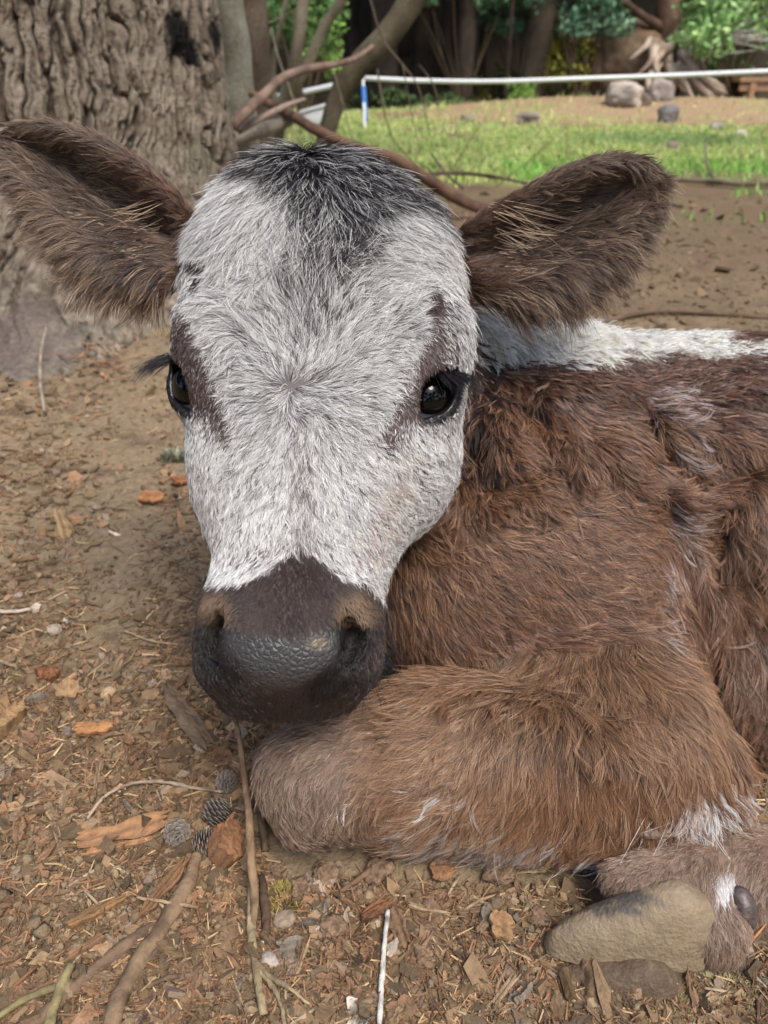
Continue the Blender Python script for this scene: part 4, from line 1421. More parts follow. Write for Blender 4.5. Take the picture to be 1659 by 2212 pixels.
v, f, tt = hoof(t0 + np.array([-.003, -.013, -.010]), h0 + np.array([-.025, -.017, -.016]), .026, .017, 4)
ho = new_mesh("hoof", v, f, m_hoof, None, True, hoof_cols(v, tt, (104, 86, 68)) * .7); adopt(ho, calf)
ho["label"] = "lower claw of the same foot half buried in dirt"
# dew claws
def pebble(c, r, seed, n=3, rough=.12, flat=1.0):
    import bmesh
    bm = bmesh.new(); bmesh.ops.create_icosphere(bm, subdivisions=n, radius=1.0)
    v = np.array([x.co[:] for x in bm.verts]); f = [tuple(w.index for w in q.verts) for q in bm.faces]; bm.free()
    v = v * (1 + rough * fbm(v, 1.6, 3, seed)[:, None])
    return c + v * np.asarray(r) * np.array([1, 1, flat]), f
m_dew = mat_plain("dewclaw_horn", srgb(84, 72, 68), .42, .5, .45, 160, .4, 300, coat=.15)
v, f = pebble(np.zeros(3), (.0078, .0132, .0085), 3, 4, .08)
v[:, 0] += .18 * v[:, 1] * -1
v = c2w(v * .96 + C(1606, 1962, .4475))
dw = new_mesh("dewclaw", v, f, m_dew); adopt(dw, calf)
m_dew2 = mat_plain("dewclaw_worn", srgb(120, 100, 84), .5, .5, .3, 300, .6, 500)
v, f = tube([W(1378, 1800, .462), W(1400, 1800, .459), (W(1425, 1798, .459)), W(1455, 1796, .461)], [.0022, .0042, .0042, .0030], 14, .25, 260, 4, 24)
dw = new_mesh("dewclaw", v, f, m_dew2); adopt(dw, calf)
dw["label"] = "small ridged horn nub poking from the fur behind the knee"
# ================================================================== the coat
def field(guides, u, v, s=38.0, p=1.6):
    g = np.array(guides, float)
    out = np.zeros((len(u), g.shape[1] - 2)); wsum = np.zeros(len(u))
    for row in g:
        w = 1.0 / ((u - row[0]) ** 2 + (v - row[1]) ** 2 + s * s) ** p
        out += w[:, None] * row[2:][None]; wsum += w
    return out / wsum[:, None]

# picture position, direction (right, down), hair length in mm, lift
GH = [  # head
 (655, 865, .1, .1, 11, .45),
 (655, 800, 0, -1, 16, .25), (650, 720, -.1, -1, 20, .25), (640, 640, -.15, -1, 24, .3), (600, 760, -.7, -.8, 17, .25), (540, 820, -1, -.35, 15, .2), (580, 870, -1, .1, 14, .25),
 (720, 780, .6, -.9, 17, .25), (790, 740, .8, -.7, 17, .25), (780, 830, 1, -.25, 15, .2), (730, 880, 1, .2, 14, .25), (850, 800, .9, -.1, 14, .2), (860, 680, 1, -.5, 17, .25),
 (700, 640, .3, -1, 24, .3), (770, 610, .9, -.6, 22, .3), (850, 580, 1, -.2, 20, .25), (920, 560, 1, .35, 18, .25), (960, 620, .7, .8, 15, .25), (985, 520, .8, .6, 17, .35),
 (560, 700, -.6, -.9, 20, .25), (500, 680, -1, -.2, 18, .25), (450, 700, -.5, .8, 14, .2), (480, 780, -.5, .8, 14, .2), (470, 860, -.2, 1, 12, .2), (530, 930, -.8, .6, 13, .2),
 (560, 560, -.25, 1, 24, .25), (500, 540, -.5, .9, 24, .25), (450, 520, -.9, .5, 22, .3), (420, 500, -1, .1, 20, .4), (400, 560, -1, .4, 18, .4), (400, 620, -.6, .9, 14, .3), (620, 500, -.1, 1, 26, .3),
 (560, 430, -.5, 1, 26, .25), (500, 440, -.8, .8, 24, .25), (620, 400, -.6, 1, 28, .3), (560, 350, -.8, .7, 28, .3), (640, 340, -.3, .9, 28, .35), (700, 350, .9, .5, 28, .35),
 (690, 430, -.2, 1, 26, .3), (760, 390, .8, .8, 28, .3), (740, 480, -.4, 1, 24, .3), (800, 450, .8, .7, 28, .25), (860, 430, 1, .7, 28, .25), (900, 480, 1, .75, 26, .25), (960, 470, 1, .9, 22, .35),
 (820, 520, 1, .35, 26, .25), (700, 530, -.3, .6, 20, .4), (650, 590, 0, -.6, 22, .4), (750, 560, .7, -.5, 22, .35),
 (655, 930, 0, 1, 13, .2), (655, 1020, .02, 1, 14, .2), (650, 1120, -.02, 1, 15, .25), (645, 1190, -.05, 1, 15, .3),
 (590, 950, -.8, .8, 13, .2), (560, 1050, -.6, .9, 12, .15), (500, 1020, -.6, .9, 10, .15), (450, 980, -.4, 1, 8, .2), (430, 1080, -.3, 1, 8, .25), (450, 1180, -.2, 1, 8, .2), (560, 1150, -.2, 1, 11, .15), (540, 1220, -.15, 1, 9, .15), (600, 1180, -.25, 1, 14, .25),
 (720, 950, .8, .75, 13, .2), (740, 1050, .6, .9, 12, .15), (820, 980, .85, .7, 10, .15), (900, 970, .8, .7, 10, .2), (960, 980, .9, .5, 11, .4), (940, 1060, .9, .6, 11, .4), (900, 1130, .9, .5, 10, .35), (820, 1120, .75, .6, 9, .15), (870, 1220, .95, .4, 10, .4), (840, 1270, .9, .5, 9, .35), (740, 1160, .5, 1, 10, .15), (700, 1130, .35, 1, 13, .2), (720, 1230, .4, .9, 8, .15), (780, 1200, .7, .7, 8, .15),
 (620, 1280, 0, 1, 5, .2), (540, 1300, -.4, 1, 4, .2), (700, 1300, .4, 1, 4, .2), (440, 1350, -.6, .9, 4, .3), (800, 1340, .7, .8, 4, .3), (440, 1450, .1, 1, 4, .3), (810, 1430, -.1, 1, 4, .3), (620, 1530, 0, 1, 4, .3), (520, 1500, .3, 1, 4, .3),(720, 1500, -.3, 1, 4, .3),
 (460, 800, -.3, .9, 6, .1), (400, 740, -.8, .7, 4, .1), (430, 900, -.2, 1, 5, .15), (940, 760, .4, .8, 4, .1), (910, 800, -.2, 1, 6, .1), (860, 920, -.3, 1, 7, .1), (950, 920, .5, .8, 6, .2), (1000, 860, 1, .3, 12, .5), (1000, 720, .6, .8, 14, .4), (1005, 640, .8, .6, 16, .4), (990, 780, .7, .7, 12, .4),
]
GB = [  # trunk
 (1040, 720, .9, .35, 20, .3), (1150, 720, .9, .3, 22, .35), (1250, 735, .9, -.25, 22, .6), (1350, 745, .9, -.2, 20, .6), (1450, 755, 1, 0, 16, .4), (1600, 765, 1, 0, 10, .3),
 (1060, 800, .5, 1, 18, .3), (1120, 840, .2, 1, 14, .35), (1080, 900, -.2, 1, 20, .3), (1020, 960, -.25, 1, 20, .3), (1000, 1060, .2, 1, 20, .3), (960, 1120, .7, .6, 18, .3),
 (1200, 830, .6, .8, 14, .4), (1300, 820, .9, .4, 13, .4), (1200, 900, .3, 1, 22, .25), (1250, 960, .1, 1, 22, .25), (1160, 980, .9, .25, 18, .2), (1130, 1060, .8, .5, 18, .2),
 (1300, 880, 1, .3, 18, .25), (1400, 900, .8, .6, 20, .2), (1500, 960, .7, .8, 22, .2), (1400, 980, .8, .7, 22, .2), (1580, 900, .9, .5, 20, .25), (1640, 960, .7, .9, 20, .25),
 (1400, 830, .9, .2, 12, .4), (1500, 840, .9, -.1, 12, .45), (1600, 850, .9, .2, 12, .45), (1500, 790, 1, .2, 10, .4), (1640, 800, .8, .6, 14, .3),
 (1350, 1060, .9, .3, 20, .25), (1450, 1080, 1, -.15, 20, .25), (1530, 1110, .9, -.3, 20, .25), (1600, 1070, -.3, 1, 22, .3), (1640, 1120, .4, 1, 22, .3), (1570, 1200, -.3, 1, 22, .25), (1450, 1180, .3, .9, 22, .2),
 (1250, 1060, 1, .25, 18, .18), (1250, 1150, 1, .25, 18, .15), (1300, 1230, 1, .3, 18, .15), (1120, 1150, .9, .55, 18, .18), (1040, 1180, .8, .7, 20, .2), (950, 1220, .4, 1, 22, .22), (880, 1300, .0, 1, 24, .25), (850, 1380, -.1, 1, 24, .25),
 (1000, 1300, .75, .7, 20, .18), (1100, 1280, .85, .5, 19, .15), (1200, 1330, .9, .45, 19, .15), (1000, 1400, .5, .9, 24, .22), (900, 1430, .2, 1, 24, .3), (1120, 1400, .7, .8, 22, .2), (1240, 1430, .85, .55, 22, .18), (1350, 1350, 1, .4, 20, .15), (1350, 1480, .8, .8, 22, .15), (1430, 1480, .6, 1, 24, .2),
 (1480, 1300, .5, 1, 22, .2), (1520, 1420, .4, 1, 24, .2), (1600, 1300, .3, 1, 24, .2), (1640, 1450, .2, 1, 24, .2), (1600, 1600, .3, 1, 22, .25), (1640, 1700, .3, 1, 16, .3),
]
GL = [  # foreleg
 (560, 1570, -.5, .8, 10, .15), (620, 1570, -1, .3, 11, .12), (720, 1560, -1, .15, 14, .12), (560, 1640, -.15, 1, 10, .12), (610, 1630, -.45, 1, 12, .12), (680, 1620, -.8, .6, 13, .12), (760, 1620, -1, .4, 14, .12),
 (560, 1720, .2, 1, 10, .15), (600, 1780, .5, .9, 10, .15), (640, 1720, .1, 1, 12, .12), (700, 1700, -.2, 1, 12, .12), (760, 1700, -.5, .7, 13, .15), (700, 1790, .8, .4, 9, .2), (800, 1800, .8, .3, 9, .2), (740, 1760, -.3, 1, 15, .2),
 (850, 1500, -.95, .3, 20, .18), (900, 1560, -.95, .35, 20, .15), (850, 1640, -1, .15, 18, .12), (950, 1680, -1, .25, 20, .12), (930, 1760, -.9, .5, 22, .2), (1000, 1800, -.6, .9, 24, .25), (900, 1810, -.8, .7, 20, .25),
 (1000, 1480, -.6, .9, 24, .3), (1100, 1480, -.35, 1, 26, .3), (1000, 1580, -.8, .7, 24, .15), (1080, 1600, -.55, 1, 26, .15), (1150, 1560, -.15, 1, 26, .15), (1200, 1640, -.05, 1, 26, .15), (1260, 1560, .3, 1, 26, .15), (1300, 1650, .25, 1, 26, .15),
 (1350, 1560, .6, 1, 26, .15), (1420, 1600, .6, 1, 26, .15), (1400, 1700, .4, 1, 24, .2), (1500, 1700, .5, 1, 24, .35), (1490, 1740, .3, 1, 20, .5), (1100, 1720, -.8, .7, 26, .15), (1200, 1760, -.5, .9, 26, .2), (1100, 1820, -.6, .8, 26, .3), (1250, 1840, -.5, .6, 24, .3), (1320, 1840, -.8, .5, 24, .3),
]
GR = [ # hind foot
 (1400, 1880, -.6, .9, 8, .15), (1350, 1900, -.8, .8, 7, .2), (1480, 1880, -.6, .8, 10, .15), (1560, 1850, -.7, .7, 11, .12), (1640, 1830, -.8, .5, 11, .12), (1520, 1960, -.1, 1, 9, .2), (1500, 2040, -.2, 1, 8, .25), (1560, 2000, .2, 1, 9, .25), (1640, 1990, .2, 1, 9, .25), (1480, 1940, -.5, .8, 9, .2)]
GE4 = [ # viewer's left ear: base at the right
 (400, 560, -1, .2, 12, .12), (360, 470, -.8, -.5, 9, .1), (300, 400, -.9, -.6, 9, .1), (220, 320, -1, -.5, 12, .2), (130, 285, -1, -.15, 12, .3), (50, 290, -1, .1, 12, .4), (330, 540, -1, .0, 20, .18), (300, 470, -1, .1, 24, .25), (250, 420, -1, .15, 24, .3), (280, 590, -1, .3, 22, .3), (200, 540, -1, .15, 22, .2), (120, 480, -1, -.05, 20, .2), (60, 400, -1, .1, 18, .2), (200, 470, -1, .1, 20, .2), (150, 380, -1, .0, 7, .2), (220, 610, -.6, .8, 24, .4), (330, 630, -.5, .9, 22, .4), (100, 330, -1, .1, 12, .3), (130, 560, -.9, .4, 18, .3)]
GE5 = [
 (1010, 560, 1, 0, 12, .12), (1040, 490, .8, -.5, 9, .12), (1120, 440, .9, -.5, 10, .12), (1200, 390, .9, -.4, 14, .2), (1290, 360, 1, -.1, 16, .25), (1380, 370, .9, .4, 16, .3), (1410, 430, .7, .8, 16, .3), (1120, 540, 1, .0, 22, .2), (1180, 500, 1, .2, 24, .3), (1060, 610, .95, .2, 20, .25), (1150, 600, 1, .25, 26, .3), (1240, 560, 1, .1, 22, .2), (1330, 500, 1, -.1, 20, .2), (1380, 500, .9, .2, 18, .25), (1250, 430, 1, 0, 8, .2), (1330, 430, 1, 0, 10, .2), (1100, 650, .6, .8, 26, .45), (1200, 645, .7, .8, 26, .45), (1300, 580, .8, .5, 22, .35)]

def sample_surface(n_target_density, seed):
    """random roots on the body mesh: density per square metre given per vertex"""
    tri = np.concatenate([Q[:, [0, 1, 2]], Q[:, [0, 2, 3]]])
    A = V[tri]
    ar = .5 * np.linalg.norm(np.cross(A[:, 1] - A[:, 0], A[:, 2] - A[:, 0]), axis=1)
    w = ar * n_target_density[tri].mean(1)
    n = int(w.sum())
    r = np.random.default_rng(seed)
    c = np.cumsum(w)
    idx = np.searchsorted(c, r.random(n) * c[-1])
    a, b_ = r.random(n), r.random(n)
    fl = a + b_ > 1
    a[fl], b_[fl] = 1 - a[fl], 1 - b_[fl]
    bc = np.stack([1 - a - b_, a, b_], 1)
    t = tri[idx]
    P = (V[t] * bc[..., None]).sum(1)
    N = (VN[t] * bc[..., None]).sum(1)
    N /= np.linalg.norm(N, axis=1)[:, None] + 1e-9
    return P, N, t, bc

def bake(vals, t, bc):
    return (vals[t] * bc).sum(1)

toC = -V + np.array([0, 0, CAM_H])
toC /= np.linalg.norm(toC, axis=1)[:, None]
facing = (VN * toC).sum(-1)
inview = (vu < 1760) & (vv > -60) & (vv < 2300)
vis = smoothstep(-.55, -.25, facing) * inview
dens = 0.16e6 + vis * 1.6e6
dens = np.where(reg == 0, 0.3e6 + vis * 1.9e6, dens)
dens = np.where(reg >= 4, 1.2e6 + vis * 1.5e6, dens)
dens = np.where((reg == 3), .3e6 + vis * 2.2e6, dens)
# bare skin: plate, lids, nostrils; thin around the eyes
dens = dens * np.where(hd, smoothstep(-2, 8, d_plate), 1)
dens = dens * np.where(hd, smoothstep(.06, .16, lid), 1)
dens = dens * np.where(hd, smoothstep(.003, .007, nost), 1)
dens = dens * np.where(hd * (vv > 1480) * (vv < 1600), .35, 1)
# hidden joints inside the trunk
pc = w2c(V)
inner = np.zeros(len(V), bool)
inner |= (reg >= 4) & (s_headfull(pc) < -.001)
dens[inner] = 0
DENSITY = 1.0
P, N, T3, BC = sample_surface(dens * DENSITY, 5)
regs = reg[T3[:, 0]]
pu, pv = uv_of(P)
n = len(P)
print("strands", n)
r = np.random.default_rng(21)

# clump seeds
def assign_clumps(P, keep):
    ids = np.flatnonzero(keep)
    kd = kdtree.KDTree(len(ids))
    for k, i in enumerate(ids): kd.insert(P[i], k)
    kd.balance()
    return ids[np.fromiter((kd.find(p)[1] for p in P.tolist()), int, len(P))]

rate = np.full(n, .15)
rate[regs == 0] = .26
rate[regs >= 4] = .13
rate[regs == 3] = .20
seeds = r.random(n) < rate
seeds[0] = True
cid = assign_clumps(P, seeds)

G_ = [GH, GB, GL, GR, GE4, GE5]
D = np.zeros((n, 4))
for k, g in enumerate(G_):
    m = regs == k
    if m.any():
        g2 = [list(q[:2]) + list(np.array(q[2:4]) / (np.hypot(*q[2:4]) + 1e-6)) + list(q[4:]) for q in g]
        D[m] = field(g2, pu[m], pv[m], 30 if k in (0,) else 36)
ang = np.arctan2(D[:, 1], D[:, 0])
# wandering of the flow and disorder from clump to clump, strand to strand
wild = np.select([regs == 0, regs == 1, regs == 2, regs == 3, regs >= 4], [.20, .22, .14, .14, .18])
curl = smoothstep(900, 780, pv) * (regs == 1) * smoothstep(1060, 1150, pu)
ang = ang + 2.2 * fbm(P, 60, 2, 39) * (regs == 0) * smoothstep(70, 10, np.hypot(pu - 655, pv - 865)) + .35 * fbm(P, 34.0, 2, 31) * (regs > 0) + .22 * fbm(P, 70, 2, 33)
ang = ang + (regs == 1) * smoothstep(1250, 1000, pv) * .55 * fbm(P, 42.0, 2, 36)
ang = ang + curl * 2.0 * fbm(P, 60.0, 2, 35)
ang = ang + (r.normal(0, 1, n) * wild)[cid] * np.where(regs >= 4, .8, 1) + r.normal(0, .10, n)
camdir = np.stack([np.cos(ang), -np.sin(ang), np.zeros(n)], -1)
wd = np.stack([camdir[:, 0], camdir[:, 1] * sinP, camdir[:, 1] * cosP], -1)
Tn = wd - N * (wd * N).sum(-1)[:, None]
ln = np.linalg.norm(Tn, axis=1)
alt = np.cross(N, np.array([1.0, 0, 0])); alt /= np.linalg.norm(alt, axis=1)[:, None] + 1e-9
Tn = np.where((ln > .12)[:, None], Tn / (ln[:, None] + 1e-9), alt)

L = D[:, 2] * 1e-3
L = L * (1 + (r.normal(0, .16, n))[cid]) * np.clip(1 + r.normal(0, .13, n), .5, 1.5)
L = L * np.select([regs == 0, regs == 1, regs == 2, regs == 3, regs >= 4], [.80, .95, .96, .9, 1.0])
lift = D[:, 3] * (1 + .35 * r.normal(0, 1, n)[cid])
dmz = bake(d_muz, T3, BC); dey = bake(d_eye, T3, BC); dpo = bake(d_poll, T3, BC); dbu = bake(d_bud, T3, BC); dli = bake(lid, T3, BC)
m0 = regs == 0
L = np.where(m0 & (dmz < 0), np.minimum(L, .0042), L)
L = np.where(m0, L * (1 - .50 * smoothstep(22, -6, dey)), L)
L = np.where(m0, np.minimum(L, .0018 + .0062 * dli), L)
L = np.where(m0, L * (1 - .6 * smoothstep(24, -4, dbu)), L)
# sparse, long guard hairs
guard = (r.random(n) < .012)
L = np.where(guard & ~(m0 & (dmz < 20)), L * 1.35, L)
lift = np.where(guard, lift + .15, lift)
L = np.clip(L, .0015, .045)

# ---- hair colours (linear)
def pal(*c): return np.array([srgb(*q) for q in c])
colr = np.zeros((n, 3))
rc = r.random(n)
rcl = r.random(n)[cid]
def pick(m, cols, probs):
    """clumps lean to one tone, single strands stray"""
    k = np.searchsorted(np.cumsum(probs), np.where(r.random(n) < .55, rcl, rc) * .9999)
    k = np.clip(k, 0, len(cols) - 1)
    colr[m] = pal(*cols)[k][m]
jn = fbm(P, 90.0, 3, 3)
ju, jv = pu + 18 * r.normal(0, 1, n)[cid] + jn * 20, pv + 14 * r.normal(0, 1, n)[cid]
# face
pick(m0, [(226, 225, 221), (197, 195, 194), (238, 236, 228), (152, 147, 148), (80, 70, 71)], [.38, .27, .14, .12, .09])
mid = m0 & (np.abs(pu - 652 + 10 * jn) < 16 + 40 * jn + 22 * smoothstep(1050, 1200, pv)) & (pv > 900) & (rc < .38)
colr[mid] = srgb(120, 104, 102)
dark_mid = m0 & (poly_d(ju, jv, [(600, 560), (660, 480), (740, 470), (790, 560), (730, 650), (700, 760), (640, 760), (600, 650)]) < 0) & (r.random(n) < .42)
colr[dark_mid] = srgb(74, 62, 64)
cheek = m0 & (poly_d(ju, jv, [(830, 1020), (880, 960), (860, 1130), (800, 1240), (780, 1180)]) < 0) & (r.random(n) < .40)
colr[cheek] = srgb(176, 150, 132)
cheek = m0 & (poly_d(ju, jv, [(405, 980), (450, 1010), (455, 1180), (430, 1250), (405, 1100)]) < 0) & (r.random(n) < .40)
colr[cheek] = srgb(168, 152, 142)
pm = m0 & (dpo + jn * 30 < 0) & (rcl * .4 + rc * .6 < .58)
colr[pm] = srgb(30, 26, 28)
top = m0 & (ju > 600) & (jv < 375 + .34 * np.abs(pu - 660)) & (pv < 480) & (rcl * .6 + rc * .4 < .56)
colr[top] = srgb(28, 24, 26)
side = m0 & (poly_d(ju, jv, [(930, 440), (975, 430), (1040, 520), (1040, 700), (1010, 720), (1005, 560), (960, 490)]) < 0) & (r.random(n) < .3)
colr[side] = srgb(60, 50, 52)
em = m0 & (dey + jn * 14 + 16 * r.normal(0, 1, n) * .7 + 11 * r.normal(0, 1, n)[cid] < -2)
k = r.random(n)
ec = pal((74, 54, 46), (46, 36, 36), (150, 142, 142), (106, 84, 70))[np.searchsorted([.38, .70, .84], np.clip(k, 0, .9999))]
colr[em] = ec[em]
colr[m0 & (dbu < 0)] = srgb(62, 42, 36)
mm = m0 & (dmz + jn * 10 - 6 * (r.random(n)) < 0)
k = fbm(P, 60, 3, 44) + .25 * r.normal(0, 1, n)
tan_ = np.maximum(smoothstep(58, 16, np.hypot(pu - 470, (pv - 1310) * 1.1)), smoothstep(70, 20, np.hypot(pu - 765, (pv - 1318) * 1.1)))
base_m = srgb(64, 52, 47)[None] * (1 - .0 * k[:, None]) * np.ones((n, 1))
base_m = base_m * (1 - tan_[:, None] * .9) + srgb(140, 114, 90) * tan_[:, None] * .9
base_m = base_m * np.clip(1 + .5 * k, .35, 1.8)[:, None]
low = smoothstep(1430, 1500, pv)[:, None]
base_m = base_m * (1 - low) + srgb(46, 36, 34) * low
dno = bake(np.minimum(nost, 1), T3, BC)
base_m = base_m * (1 - .78 * smoothstep(.015, .007, dno) * (pv > 1352))[:, None]
colr[mm] = base_m[mm]
colr[m0 & (dli < .26)] = srgb(20, 18, 20)
# far back of the head and under the jaw: brown like the neck
# trunk
m1 = regs == 1
pick(m1, [(125, 89, 66), (149, 110, 82), (99, 69, 51), (180, 142, 113), (56, 42, 36)], [.30, .24, .22, .12, .12])
up = m1 & (pv + 30 * jn < 880 + .12 * (pu - 1200)) & (pu > 1080)
k = rcl
uc = pal((84, 60, 48), (116, 86, 68), (150, 124, 108), (110, 66, 42), (58, 43, 38))[np.searchsorted([.3, .55, .7, .88], np.clip(k, 0, .9999))]
colr[up] = uc[up]
rs = m1 & (pu > 1380) & (pv > 880) & (pv < 1150)
pr = m1 & (pu > 1400) & (pv > 1100)
uc = pal((120, 87, 66), (144, 108, 84), (88, 64, 52), (168, 136, 112))[np.searchsorted([.4, .65, .85], np.clip(k, 0, .9999))]
colr[pr] = uc[pr]
for (cu, cv_, rx, ry, q) in ((1440, 870, 60, 36, .35), (1480, 960, 34, 50, .25), (1450, 1130, 34, 50, .25), (1410, 1240, 14, 60, .5), (1450, 1200, 24, 50, .2), (1425, 1340, 16, 60, .4), (1460, 1430, 16, 50, .35), (1490, 1520, 14, 60, .35)):
    m = m1 & (((pu - cu) / rx) ** 2 + ((pv - cv_) / ry) ** 2 < 1) & (rcl < q)
    colr[m] = srgb(184, 168, 164)
dk = m1 & (poly_d(ju, jv, [(1005, 760), (1060, 770), (1075, 830), (1060, 1000), (1030, 1060), (1000, 1060), (990, 900)]) < 0) & (rcl < .75)
colr[dk] = srgb(56, 42, 40)
dw_ = poly_d(pu + 8 * r.normal(0, 1, n)[cid], pv + 6 * r.normal(0, 1, n)[cid] , WHITE_NECK)
wn_ = m1 & (dw_ < 0)
wn_ |= m1 & (pv < 772) & (pu > 1000) & (pu < 1560)
colr[wn_] = pal((240, 238, 226), (228, 224, 208), (236, 236, 234))[(rcl * 2.999).astype(int)][wn_]
bkm = (m1 | m0) & (poly_d(ju, jv, [(1025, 745), (1060, 760), (1085, 800), (1040, 810), (1015, 790)]) < 0)
colr[bkm] = srgb(44, 38, 40)
# foreleg
m2 = regs == 2
pick(m2, [(142, 106, 78), (164, 128, 97), (114, 83, 61), (190, 156, 125), (78, 58, 46)], [.34, .28, .18, .12, .08])
kn = smoothstep(900, 700, pu)[:, None]
colr = np.where(m2[:, None], colr * (1 - kn) + (colr.mean(1)[:, None] * .38 + colr * .62) * np.array([1.02, 1.0, .96]) * kn, colr)
orange = m2 & (pu > 1150) & (pv > 1600) & (rcl < .5)
colr[orange] = srgb(140, 100, 70)
wb = m2 & (jv > 1762) & (pu > 880) & (pu < 1250) & (rcl * .5 + rc * .5 < .42)
colr[wb] = srgb(184, 178, 172)
for (cu, cv_, rx, ry, q) in ((740, 1735, 20, 20, .35), (990, 1695, 60, 22, .25), (1500, 1712, 34, 40, .9), (1505, 1750, 48, 26, .9), (1330, 1870, 50, 24, .6)):
    m = (m2 | m1 | (regs == 3) & (cu > 1400)) & (((ju - cu) / rx) ** 2 + ((jv - cv_) / ry) ** 2 < 1) & (rcl < q)
    colr[m] = srgb(226, 222, 218)
bel = (m1 | m2) & (poly_d(ju, jv, [(1575, 1680), (1700, 1640), (1800, 1790), (1585, 1780)]) < 0)
colr[bel] = srgb(206, 200, 198)
# hind foot
m3 = regs == 3
pick(m3, [(150, 124, 104), (168, 142, 120), (130, 104, 88), (184, 164, 146), (104, 82, 72)], [.34, .28, .18, .12, .08])
for (cu, cv_, rx, ry, q) in ((1560, 1905, 16, 34, 1.0), (1572, 1885, 20, 14, 1.0), (1478, 1930, 14, 28, .8), (1470, 1975, 16, 20, .7)):
    m = m3 & (((pu - cu) / rx) ** 2 + ((pv - cv_) / ry) ** 2 < 1) & (rcl < q)
    colr[m] = srgb(236, 230, 226)
# ears
for k_, cu in ((4, 400), (5, 1010)):
    me_ = regs == k_
    pick(me_, [(112, 92, 76), (134, 110, 90), (88, 70, 60), (164, 140, 114), (64, 50, 44)], [.34, .26, .22, .08, .10])
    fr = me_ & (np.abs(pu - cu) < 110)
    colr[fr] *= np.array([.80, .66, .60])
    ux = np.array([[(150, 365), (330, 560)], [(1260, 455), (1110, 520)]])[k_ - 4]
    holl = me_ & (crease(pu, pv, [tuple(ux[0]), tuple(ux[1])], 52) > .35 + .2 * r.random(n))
    colr[holl] *= .62  # shade of the ear hollow darkened into the hair colour
if True:
    bk = (regs == 4) & ((N * (np.array([0, 0, CAM_H]) - P)).sum(-1) < .0)
    colr[bk] = pal((176, 160, 140), (150, 130, 112))[(rcl * 1.999).astype(int)][bk]
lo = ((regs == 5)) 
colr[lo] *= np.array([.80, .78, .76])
long_tan = (regs >= 4) & (L > .019) & (rcl * .5 + rc * .5 < .22)
colr[long_tan] = srgb(186, 160, 132)
colr *= np.clip(1 + r.normal(0, .10, n)[cid] + r.normal(0, .08, n), .5, 1.5)[:, None]
colr = np.clip(colr, .003, .86)

# ---- strands
K = 7
tt = np.linspace(0, 1, K)
lift = np.clip(lift, .03, 1.2) + .22 * smoothstep(.007, .003, L)
perp = np.cross(N, Tn)
wav = (regs == 1) * .9 + (regs >= 4) * .6 + (regs == 2) * .5 + (regs == 0) * .25
wav = wav + curl * 2.0
ph = r.random(n) * 2 * np.pi
phc = (r.random(n) * 2 * np.pi)[cid]
bend = r.normal(0, .22, n)[cid] + r.normal(0, .08, n)
S = np.zeros((n, K, 3), np.float64)
for k, t in enumerate(tt):
    up_ = lift * t * (1 - .55 * t) + .02 * t
    lat = bend * t * t + .045 * wav * (np.sin(t * 7 + phc) - np.sin(phc)) * t + .014 * np.sin(t * 11 + ph) * t
    S[:, k] = P - N * np.minimum(.0004, L * .04)[:, None] + (Tn * (t * (1 - .12 * lift * t))[:, None] + N * up_[:, None] + perp * lat[:, None]) * L[:, None]
# wet tufts: strands lean on their clump's own strand towards the tip
cl = np.select([regs == 0, regs == 1, regs == 2, regs == 3, regs >= 4], [.76, .88, .86, .50, .70]) * (.6 + .5 * r.random(n))[cid]
cl = np.where(m0 & (dmz < 0), .2, cl)
cl = np.where(m0, cl * (1 - .38 * smoothstep(860, 1000, pv)), cl)
cl = np.clip(cl, 0, .95)
strays = r.random(n) < .06
cl = np.where(strays, cl * .2, cl)
same = np.linalg.norm(P[cid] - P, axis=1) < .008
cl = np.where(same, cl, 0)
for k, t in enumerate(tt):
    w = (cl * t ** 1.1)[:, None]
    f = np.minimum(1.0, L / (L[cid] + 1e-9))
    kk = np.minimum(t * f, 1) * (K - 1)
    i0 = np.minimum(kk.astype(int), K - 2); fr = (kk - i0)[:, None]
    tgt = S[cid, i0] * (1 - fr) + S[cid, i0 + 1] * fr
    if k == 0: S2 = S.copy()
    S2[:, k] = S[:, k] * (1 - w) + tgt * w
S = S2
S[:, :, 2] = np.maximum(S[:, :, 2], .001)
# gravity on the long fringes below the ears
fringe = (regs >= 4) * smoothstep(.015, .024, L)
for k, t in enumerate(tt):
    S[:, k, 2] -= fringe * .22 * L * t * t

hair_mat, nt, b = mat_new("coat_hair")
a_ = nt.nodes.new("ShaderNodeAttribute"); a_.attribute_name = "Col"
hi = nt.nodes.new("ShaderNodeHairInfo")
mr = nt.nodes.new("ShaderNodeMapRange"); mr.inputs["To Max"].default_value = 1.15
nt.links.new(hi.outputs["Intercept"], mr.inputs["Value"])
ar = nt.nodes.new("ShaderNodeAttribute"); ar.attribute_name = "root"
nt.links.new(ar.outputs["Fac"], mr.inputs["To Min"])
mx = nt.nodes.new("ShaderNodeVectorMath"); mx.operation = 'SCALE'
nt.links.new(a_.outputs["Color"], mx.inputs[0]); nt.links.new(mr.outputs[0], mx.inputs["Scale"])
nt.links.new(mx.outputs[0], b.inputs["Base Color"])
b.inputs["Roughness"].default_value = .40
b.inputs["Specular IOR Level"].default_value = .55

